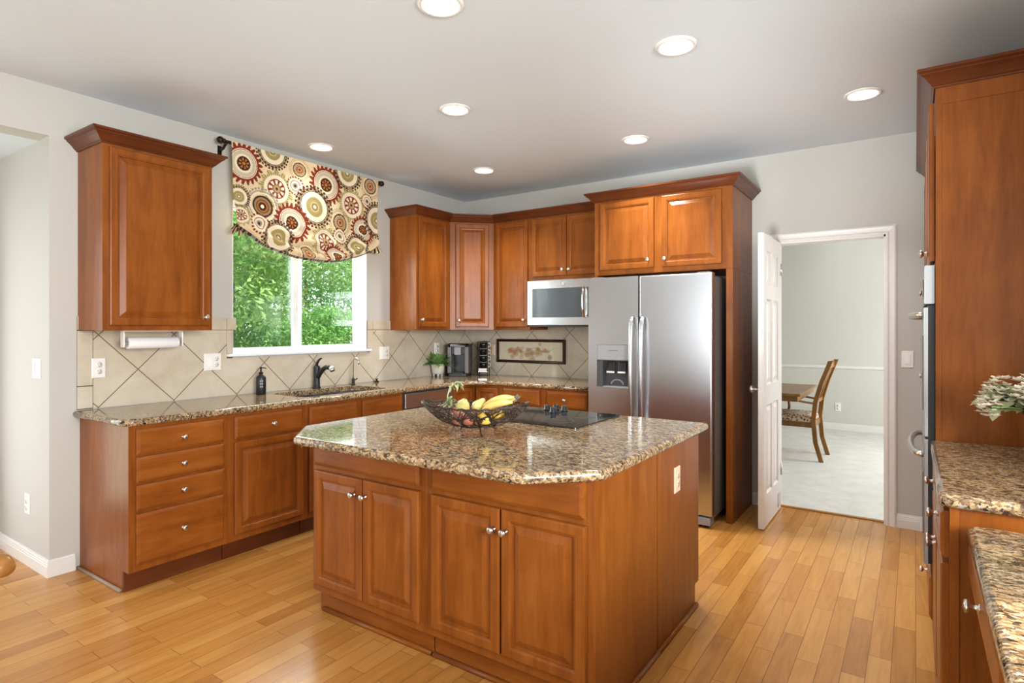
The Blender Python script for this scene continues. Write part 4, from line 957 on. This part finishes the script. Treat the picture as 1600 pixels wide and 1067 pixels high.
# double wall oven
r = empty('wall_oven', (TX, -1.061-0.037, 0.36), RX, 'stainless double wall oven with bar handles in the tall cabinet', 'oven')
w2 = 0.705
s = MB(); s.box(0.004, w2-0.004, 0.022, 0.58, 0.004, 1.28); s.box(-0.006, w2+0.006, -0.026, -0.0035, 0.012, 1.125); s.build('body', M['black'], r)
def oven_face(nm, z0, z1, t, b=0.004):
    s = MB(); s.loops(panel_rings(-0.012, w2+0.012, z0, z1, [(0, -b), (0, -t+0.004), (0.004, -t)])); return s.build(nm, M['steel_oven'], r)
o = oven_face('control_panel', 1.13, 1.295, 0.040)
s = MB(); s.box(0.20, 0.50, -0.0425, -0.0402, 1.17, 1.25); s.build('display', M['blackgloss'], o)
for nm, z0, z1, hz in (('upper_door', 0.56, 1.115, 1.083), ('lower_door', 0.01, 0.548, 0.475)):
    o = oven_face('door', z0, z1, 0.042, 0.0265)
    s = MB(); s.box(0.10, w2-0.10, -0.0445, -0.0422, z0+0.10, hz-0.09); s.build('window_glass', M['blackgloss'], o, 0.001)
    s = MB(); s.tube([(0.03+(w2-0.06)*u, -0.041-0.050*math.sin(PI*u)**0.35 if 0 < u < 1 else -0.041, hz) for u in [0, 0.006, 0.02, 0.05, 0.1, 0.2, 0.35, 0.5, 0.65, 0.8, 0.9, 0.95, 0.98, 0.994, 1]], 0.013, 10); s.build('handle', M['nickel'], o)
# base cabinet and counter in front of the tall cabinet
r = base_cab('base cabinet with two drawers and two doors beside the oven cabinet', (4.062, -1.842, 0), RX, 0.978, 0.635,
    [('drawer', 0.02, 0.480, 0.724, 0.858, [(0.25, 0.79)]), ('drawer', 0.498, 0.958, 0.724, 0.858, [(0.73, 0.79)]), ('door', 0.02, 0.486, 0.13, 0.706, [(0.455, 0.63)]), ('door', 0.492, 0.958, 0.13, 0.706, [(0.52, 0.63)])])
s = MB(); s.box(0.9785, 0.982, 0.0, 0.022, 0.0, 0.876); s.build('end_stile', M['wood_v'], r, 0.001)
cp = fillet([(4.034, -1.8425), (4.034, -2.846), (4.696, -2.846), (4.696, -1.8425)], [0, 0.03, 0, 0], 5)
counter('countertop', cp, 'granite countertop in front of the tall cherry cabinet side')
# desk
r = empty('desk', (4.122, -2.85, 0), RX, 'built-in cherry desk with pencil drawer at lower right', 'desk')
s = MB(); s.box(0.0, 0.02, 0.02, 0.57, 0.0, 0.802); s.build('side_panel', M['wood_v'], r)
s = MB(); s.box(1.55, 1.57, 0.02, 0.57, 0.0, 0.802); s.build('side_panel', M['wood_v'], r)
s = MB(); s.box(0.02, 1.55, 0.03, 0.05, 0.69, 0.802); s.box(0.02, 1.55, 0.555, 0.57, 0.3, 0.802); s.build('apron', M['wood_h'], r)
add_fronts(r, [('drawer', 0.0, 0.74, 0.695, 0.800, [(0.37, 0.752)]), ('drawer', 0.76, 1.55, 0.695, 0.800, [(1.15, 0.752)])])
dp_ = fillet([(4.098, -2.8485), (4.098, -4.43), (4.696, -4.43), (4.696, -2.8485)], [0.03, 0.03, 0, 0], 5)
counter('countertop', dp_, 'lower granite desk top in the bottom right corner', 0.8035, 0.842)
# flowers in a dark wicker vase
r = empty('flower_arrangement', (4.395, -2.20, 0.914), 0, 'white silk flowers and leaves in a dark woven vase', 'flower arrangement')
s = MB(); s.lathe([(0.075, 0.0005), (0.085, 0.005), (0.078, 0.06), (0.088, 0.14), (0.118, 0.20), (0.112, 0.20), (0.08, 0.14), (0.0, 0.13)], n=32, cap1=False)
for k in range(12): s.tube([((0.087-0.008*math.sin(h*9)+0.035*max(0, (h-0.12)/0.08)**1.5*(h > 0.12))*math.cos(a+h*8*(1 if k % 2 else -1)), (0.087-0.008*math.sin(h*9)+0.035*max(0, (h-0.12)/0.08)**1.5*(h > 0.12))*math.sin(a+h*8*(1 if k % 2 else -1)), h) for a in [2*PI*k/12] for h in np.linspace(0.01, 0.195, 14)], 0.004, 5)
s.build('vase', M['bronze'], r)
lf = MB(); st = MB(); fl = MB(); M['petal'] = plain('white_petals', srgb(236, 226, 206), 0.7)
random.seed(11)
for k in range(44):
    if k < 10: a = random.uniform(PI*0.75, PI*1.35); el = random.uniform(0.25, 0.9); LL = random.uniform(0.13, 0.19)
    elif k < 26: a = random.uniform(0, 2*PI); el = random.uniform(0.3, 1.4); LL = random.uniform(0.12, 0.19)
    else: a = random.uniform(PI*0.6, PI*1.5); el = random.uniform(0.7, 1.45); LL = random.uniform(0.09, 0.17)
    d = Vector((math.cos(a)*math.cos(el), math.sin(a)*math.cos(el), math.sin(el)))
    p0 = Vector((0.05*math.cos(a), 0.05*math.sin(a), 0.17)); pts = [p0+d*LL*t+Vector((0, 0, -0.04*t*t)) for t in (0, 0.3, 0.6, 1.0)]
    st.tube(pts, 0.003, 5)
    for j in range(5):
        t = random.uniform(0.25, 0.9); q = p0+d*LL*t+Vector((0, 0, -0.04*t*t)); dd = d+Vector((random.uniform(-1, 1), random.uniform(-1, 1), random.uniform(-0.7, 0.5)))
        leaf(lf, q, dd, random.uniform(0.05, 0.085), random.uniform(0.014, 0.026), 0.4)
    e = pts[-1]
    for j in range(8):
        q = e+Vector((random.uniform(-0.03, 0.03), random.uniform(-0.03, 0.03), random.uniform(-0.026, 0.026)))
        for p in range(5):
            aa = 2*PI*p/5+j; leaf(fl, q, (math.cos(aa), math.sin(aa), random.uniform(0.2, 0.9)), 0.022, 0.009, 0.1, n=2)
st.build('stems', M['fern'], r); lf.build('leaves', M['pale_leaf'], r, recalc=False); fl.build('blossoms', M['petal'], r, recalc=False)

# ------------------------------------------------------------------ fruit bowl on the island
BX, BY, BZ = 2.340, -2.811, 0.914; BR = 0.43
bw = empty('fruit_bowl', (BX, BY, BZ), BR, 'bronze wire bowl with drawn-out ends on the island', 'bowl')
def bsurf(th, q):
    c = abs(math.cos(th)); R = 0.143+0.095*c**7+0.010*c*c
    rr = R*(q**0.58); z = 0.024+0.098*q**1.5+0.016*(c**8)*q**4
    return Vector((rr*math.cos(th), rr*math.sin(th), z))
random.seed(8); s = MB()
for k in range(62):
    th = random.uniform(0, 2*PI); dth = random.choice((-1, 1))*random.uniform(0.5, 2.3); qm = random.uniform(0.08, 0.7)
    pts = [bsurf(th+dth*t+0.05*math.sin(t*12+k), 1-(1-qm)*math.sin(PI*t)**0.9) for t in np.linspace(0, 1, 13)]
    s.tube(pts, 0.0029, 6)
for q in (1.0, 0.985): s.tube([bsurf(a, q)+Vector((0, 0, 0.003*math.sin(a*17))) for a in np.linspace(0, 2*PI, 72, endpoint=False)], 0.0030, 6, closed=True)
for q in (0.10, 0.2): s.tube([bsurf(a, q) for a in np.linspace(0, 2*PI, 32, endpoint=False)], 0.0026, 6, closed=True)
s.build('wire_weave', M['wire'], bw)
for a in (0.9, 2.4, 3.75, 5.2):
    p = bsurf(a, 0.36); e = Vector((math.cos(a)*0.118, math.sin(a)*0.118, 0.0035)); s = MB()
    s.tube([p, p*0.5+e*0.5+Vector((0.0, 0, -0.004)), e, e+Vector((math.cos(a)*0.012, math.sin(a)*0.012, 0.002))], 0.0033, 6); s.build('foot', M['wire'], bw)
def world(p):
    return Matrix.Translation((BX, BY, BZ)) @ Matrix.Rotation(BR, 4, 'Z') @ Vector(p)
def fruitmat(name, a, b, sc=20, rough=0.4):
    m = NT(name); m.set(Roughness=rough); v = m.coord('Object'); f = m.noise(v, sc, 4); m.base(m.ramp(f, [(0.35, a), (0.65, b)])); return m.mat
M['banana'] = fruitmat('banana_skin', srgb(218,176,84), srgb(236,206,128)); M['pear'] = fruitmat('pear_skin', srgb(186,172,92), srgb(210,198,128)); M['lemon'] = fruitmat('lemon_skin', srgb(214,170,58), srgb(228,196,96)); M['redskin'] = fruitmat('red_apple_skin', srgb(128,66,52), srgb(164,100,80))
def apple(p, rad, mat, label, name='apple', group=None):
    r = empty(name, world(p), random.uniform(0, 6), label, 'fruit', group)
    s = MB(); prof = [(0.02, -0.80), (0.35, -0.92), (0.72, -0.74), (0.96, -0.25), (1.0, 0.12), (0.86, 0.58), (0.52, 0.86), (0.2, 0.84), (0.02, 0.72)]
    s.lathe([(a*rad, b*rad) for a, b in prof], n=20); s.build('flesh', M[mat], r)
    s = MB(); s.tube([(0, 0, 0.72*rad), (0.004, 0, 1.0*rad), (0.010, 0, 1.15*rad)], 0.0018, 6); s.build('stem', M['bark'], r)
def pear(p, rad, label, tilt):
    r = empty('pear', world(p), tilt, label, 'fruit', 'pears in the wire bowl'); r.rotation_euler = (0.7, 0.3, tilt)
    s = MB(); prof = [(0.02, -0.95), (0.45, -0.92), (0.85, -0.6), (1.0, -0.1), (0.86, 0.4), (0.58, 0.85), (0.44, 1.15), (0.26, 1.38), (0.03, 1.42)]
    s.lathe([(a*rad, b*rad) for a, b in prof], n=20); s.build('flesh', M['pear'], r)
    s = MB(); s.tube([(0, 0, 1.38*rad), (0.003, 0, 1.7*rad)], 0.0018, 6); s.build('stem', M['bark'], r)
apple((-0.062, -0.055, 0.074), 0.034, 'redskin', 'red apple low at the left front of the wire bowl', group='red apples in the bowl')
apple((-0.008, -0.080, 0.075), 0.032, 'redskin', 'red apple low at the front centre of the wire bowl', group='red apples in the bowl')
apple((-0.090, 0.012, 0.088), 0.030, 'redskin', 'red apple at the left end behind the trailing stem', group='red apples in the bowl')
apple((0.062, -0.062, 0.078), 0.033, 'lemon', 'yellow apple low at the right front of the bowl', group='yellow apples in the bowl')
apple((0.110, -0.020, 0.085), 0.030, 'lemon', 'yellow apple at the right end of the bowl', group='yellow apples in the bowl')
apple((0.030, 0.002, 0.062), 0.034, 'lemon', 'yellow apple at the bottom centre of the bowl', group='yellow apples in the bowl')
pear((-0.055, -0.005, 0.118), 0.033, 'green-yellow pear on top at the left of the bowl', 0.6)
pear((0.012, 0.022, 0.116), 0.031, 'green-yellow pear beside the bananas in the bowl', 2.4)
for k, (off, hz, lb) in enumerate(((-0.040, 0.112, 'front banana of the bunch on the fruit bowl'), (-0.003, 0.128, 'middle banana lying on top of the bunch'), (0.034, 0.114, 'rear banana of the bunch on the fruit bowl'))):
    r = empty('banana', world((0.112, off, hz-0.008)), BR+0.10*(k-1), lb, 'fruit', 'bananas on the fruit bowl')
    pts = [(-0.080+0.150*t, 0.006*math.sin(PI*t)*(k-1), -0.010+0.052*t+0.016*math.sin(PI*t)) for t in np.linspace(0, 1, 10)]
    s = MB(); s.tube(pts, [0.006, 0.011, 0.0145, 0.016, 0.0165, 0.0165, 0.016, 0.014, 0.010, 0.006], 9); s.build('fruit_body', M['banana'], r)
    s = MB(); s.tube([pts[-1], (0.080, pts[-1][1], 0.048), (0.086, pts[-1][1], 0.054)], [0.006, 0.005, 0.006], 7); s.build('stem', M['bark'], r)
r = empty('succulent_cutting', world((-0.125, 0.03, 0.075)), BR, 'pale green trailing succulent cutting at the bowl left end', 'plant')
s = MB(); s.tube([(0.0, 0, 0.0), (-0.01, 0.0, 0.05), (-0.012, 0, 0.085), (0.0, 0, 0.125), (0.03, 0, 0.15), (0.055, 0, 0.148)], 0.0032, 6); s.build('stem', M['pale_leaf'], r)
s = MB()
for k in range(80):
    a = random.uniform(0, 2*PI); d = (math.cos(a), math.sin(a), random.uniform(-0.5, 1.3)); leaf(s, (0, 0, random.uniform(0.0, 0.07)), d, random.uniform(0.03, 0.055), 0.006, 0.35)
for k in range(16):
    t = random.random(); leaf(s, (0.0+0.055*t, 0, 0.128+0.02*t), (random.uniform(-0.3, 1), random.uniform(-1, 1), random.uniform(-0.8, 0.6)), 0.030, 0.006, 0.4)
s.build('leaves', M['pale_leaf'], r, recalc=False)

# ------------------------------------------------------------------ recessed ceiling lights
cl0 = empty('ceiling_light', (0, 0, 0), 0, 'x', 'ceiling light', 'recessed ceiling lights')
s = MB(); s.lathe([(0.098, 0.0), (0.098, -0.004), (0.090, -0.010), (0.078, -0.008), (0.076, -0.0005)], n=36, cap0=False, cap1=False); s.build('trim_ring', M['white'], cl0)
s = MB(); s.lathe([(0.0775, -0.0015), (0.072, -0.004), (0.03, -0.0045)], n=32, cap0=False); s.build('lens', M['glow'], cl0)
for k, (x, y, lb) in enumerate(((2.346, -3.052, 'recessed ceiling light cut by the top edge, over the island front'), (3.036, -2.140, 'recessed ceiling light over the island right end'), (3.733, -0.961, 'recessed ceiling light nearest the doorway and tall cabinet'),
        (1.637, -2.111, 'recessed ceiling light in the ceiling middle, left of the island'), (2.330, -0.935, 'recessed ceiling light in front of the refrigerator cabinet'), (0.330, -2.099, 'recessed ceiling light directly above the window valance'), (0.939, -0.897, 'recessed ceiling light above the corner wall cabinets'))):
    o = cl0 if k == 0 else copy_tree(cl0); o.location = (x, y, H); o['label'] = lb
    lamp('downlight', 'AREA', (x, y, H-0.012), (x, y, 0), 1.2 if x < 0.5 else (9.5 if y > -1.0 and x < 3 else 7.0 if x > 3.5 else 2.8), (0.96, 0.98, 1.0), 0.13, None, math.radians(105))

# ------------------------------------------------------------------ dining room furniture seen through the doorway
def dining_chair(loc, rz, label):
    """local: faces -x, back posts near x=0; width along y"""
    r = empty('dining_chair', loc, rz, label, 'chair'); wd = 0.225
    for sy in (-1, 1):
        s = MB(); pts = [(0.0, 0.0), (-0.055, 0.20), (-0.075, 0.42), (-0.055, 0.62), (0.0, 0.82), (0.085, 1.05)]
        rings = []
        for x, z in pts:
            t = 0.022
            rings.append([(x-t, sy*wd-0.016, z), (x+t, sy*wd-0.016, z), (x+t, sy*wd+0.016, z), (x-t, sy*wd+0.016, z)])
        s.loops(rings); s.build('back_leg', M['chairwood'], r, 0.003)
        s = MB(); s.box(-0.53, -0.49, sy*wd-0.02, sy*wd+0.02, 0, 0.40); s.build('front_leg', M['chairwood'], r, 0.003)
        s = MB(); s.tube([(-0.06, sy*wd, 0.60), (-0.25, sy*(wd+0.012), 0.625), (-0.44, sy*(wd+0.012), 0.63)], 0.016, 8, flat=0.7); s.tube([(-0.40, sy*(wd+0.01), 0.62), (-0.385, sy*wd, 0.50), (-0.41, sy*wd, 0.40)], 0.014, 8); s.build('armrest', M['chairwood'], r)
    s = MB(); s.box(-0.53, -0.07, -wd+0.016, wd-0.016, 0.345, 0.405); s.build('seat_frame', M['chairwood'], r, 0.003)
    s = MB(); s.loops([[(-0.52+i, -wd-0.01+i, z), (-0.085-i, -wd-0.01+i, z), (-0.085-i, wd+0.01-i, z), (-0.52+i, wd+0.01-i, z)] for i, z in ((0, 0.406), (0, 0.43), (0.012, 0.458), (0.05, 0.475))]); s.build('seat_cushion', M['seatcloth'], r)
    s = MB(); s.prism_x([(-0.2, 0), (0.2, 0), (0.2, 0.07), (-0.2, 0.07)], 0, 0.02); o = MB()
    for z0, x0, hh in ((0.97, 0.060, 0.07), (0.60, -0.055, 0.04)): o.box(x0-0.009, x0+0.009, -wd+0.016, wd-0.016, z0, z0+hh)
    o.build('back_rail', M['chairwood'], r, 0.003)
    for k in range(4):
        yy = -0.135+0.09*k; s = MB(); s.tube([(-0.052, yy, 0.64), (-0.01, yy, 0.80), (0.055, yy, 0.975)], 0.012, 6, flat=0.6); s.build('back_slat', M['chairwood'], r)
    return r
m = NT('woven_seat_cloth'); m.set(Roughness=0.9); v = m.coord('Object'); vo = m.n('ShaderNodeTexVoronoi'); vo.inputs['Scale'].default_value = 42; m.link(v, vo.inputs['Vector'])
m.base(m.ramp(vo.outputs['Distance'], [(0.2, srgb(92, 58, 40)), (0.45, srgb(160, 132, 100)), (0.6, srgb(206, 190, 164))])); M['seatcloth'] = m.mat
dining_chair((3.19, 2.13, 0.004), -0.02, 'slat-backed wooden armchair at the dining table seen through the doorway')
r = empty('dining_table', (2.23, 2.15, 0.004), 0, 'wooden dining table partly hidden by the open white door', 'table')
s = MB(); s.box(-1.0, 0.81, -0.60, 0.60, 0.70, 0.728); s.build('tabletop', M['chairwood'], r, 0.008)
s = MB(); s.box(-0.97, 0.78, -0.57, 0.57, 0.645, 0.699); s.build('apron', M['chairwood'], r, 0.003)
for sx in (-0.86, 0.36):
    for sy in (-0.42, 0.42):
        s = MB(); s.box(sx-0.04, sx+0.04, sy-0.04, sy+0.04, 0, 0.644); s.build('leg', M['chairwood'], r, 0.004)

# wooden chair whose arm end shows at the far left edge
r = empty('wooden_armchair', (1.36, -4.62, 0), 0.3, 'honey oak armchair arm poking in at the far left edge', 'chair')
s = MB(); s.prism(fillet([(-0.23, -0.22), (0.23, -0.22), (0.23, 0.22), (-0.23, 0.22)], [0.08]*4, 5), 0.43, 0.465); s.build('seat', M['oakchair'], r, 0.006)
for sx in (-1, 1):
    for sy in (-1, 1):
        s = MB(); s.tube([(sx*0.17, sy*0.17, 0.43), (sx*0.22, sy*0.22, 0.0)], [0.018, 0.014], 10); s.build('leg', M['oakchair'], r)
    s = MB(); s.tube([(-0.20, sx*0.24, 0.635), (0.0, sx*0.27, 0.635), (0.22, sx*0.26, 0.632), (0.30, sx*0.25, 0.628), (0.345, sx*0.245, 0.624)], [0.02, 0.026, 0.036, 0.044, 0.030], 14, flat=0.8); s.tube([(0.17, sx*0.20, 0.46), (0.20, sx*0.25, 0.62)], 0.012, 8); s.build('armrest', M['oakchair'], r)
s = MB(); s.tube([(-0.20, -0.24, 0.66), (-0.25, -0.2, 0.80), (-0.29, -0.1, 0.98), (-0.30, 0, 1.0), (-0.29, 0.1, 0.98), (-0.25, 0.2, 0.80), (-0.20, 0.24, 0.66)], 0.014, 8); s.build('back_bow', M['oakchair'], r)
for k in range(5):
    yy = -0.12+0.06*k; s = MB(); s.tube([(-0.19, yy*0.9, 0.46), (-0.285, yy, 0.97-abs(yy)*0.3)], 0.006, 6); s.build('spindle', M['oakchair'], r)

# ------------------------------------------------------------------ trees outside the window
def tree(loc, h, rad, n, mats, label, leafsize, seed, name='tree', layered=False, aspect=0.42):
    rng = np.random.default_rng(seed); r = empty(name, loc, 0, label, 'tree', None)
    s = MB(); s.tube([(0, 0, 0), (0.05, 0.03, h*0.35), (0.0, 0.08, h*0.7), (0.05, 0.0, h*0.9)], [0.030, 0.024, 0.016, 0.008], 8)
    s.build('trunk', M['bark'], r)
    nc = 60; cz = h*0.56; C = []
    while len(C) < nc:
        p = rng.uniform(-1, 1, 3)
        if np.linalg.norm(p) < 1: C.append(p*np.array([rad, rad, h*0.46])+np.array([0, 0, cz]))
    C = np.array(C); idx = rng.integers(0, nc, n); u = rng.normal(0, 1, (n, 3)); u /= np.linalg.norm(u, axis=1)[:, None]
    cr = rad*0.34; P = C[idx]+u*(cr*rng.uniform(0.35, 1, n)**0.5)[:, None]*np.array([1, 1, 0.55 if layered else 0.8])
    nrm = u*0.7+rng.normal(0, 0.5, (n, 3))+np.array([0, 0, 0.8 if layered else 0.45]); nrm /= np.linalg.norm(nrm, axis=1)[:, None]
    t = np.cross(nrm, rng.normal(0, 1, (n, 3))); t /= np.linalg.norm(t, axis=1)[:, None]; b = np.cross(nrm, t)
    L_ = leafsize*rng.uniform(0.6, 1.25, n)[:, None]; Wd = L_*aspect*0.5
    V = np.stack([P-t*L_*0.5, P+b*Wd-nrm*Wd*0.2, P+t*L_*0.5, P-b*Wd-nrm*Wd*0.2], 1).reshape(-1, 3)
    me = bpy.data.meshes.new('foliage'); me.vertices.add(n*4); me.vertices.foreach_set('co', V.ravel().astype(np.float32))
    me.loops.add(n*4); me.loops.foreach_set('vertex_index', np.arange(n*4, dtype=np.int32)); me.polygons.add(n)
    me.polygons.foreach_set('loop_start', np.arange(0, n*4, 4, dtype=np.int32)); me.polygons.foreach_set('loop_total', np.full(n, 4, dtype=np.int32))
    for mm in mats: me.materials.append(M[mm])
    me.polygons.foreach_set('material_index', (idx % len(mats)).astype(np.int32)); me.update(calc_edges=True); me.validate()
    o = bpy.data.objects.new('foliage', me); COL.objects.link(o); o.parent = r
    return r
tree((-3.3, -0.75, -0.4), 4.3, 1.25, 26000, ['leaf_light', 'leaf_light', 'leaf_mid'], 'pale green bushy tree filling the left window pane', 0.085, 1)
tree((-5.2, 1.74, -0.4), 5.2, 1.7, 24000, ['leaf_mid', 'leaf_mid', 'leaf_light'], 'mid green tree with layered branches in the right pane', 0.10, 2, layered=True, aspect=0.34)
tree((-7.5, 0.9, -0.4), 5.6, 2.0, 16000, ['leaf_dark', 'leaf_mid'], 'dark green tree behind the pale bushy tree', 0.12, 3)
tree((-8.5, 5.0, -0.4), 6.0, 2.2, 12000, ['leaf_dark', 'leaf_mid'], 'distant dark tree glimpsed behind the right pane branches', 0.12, 5)
tree((-4.0, 1.0, -0.4), 2.1, 0.9, 8000, ['leaf_mid', 'leaf_light'], 'low green shrub at the foot of the right window pane', 0.075, 6, name='shrub')
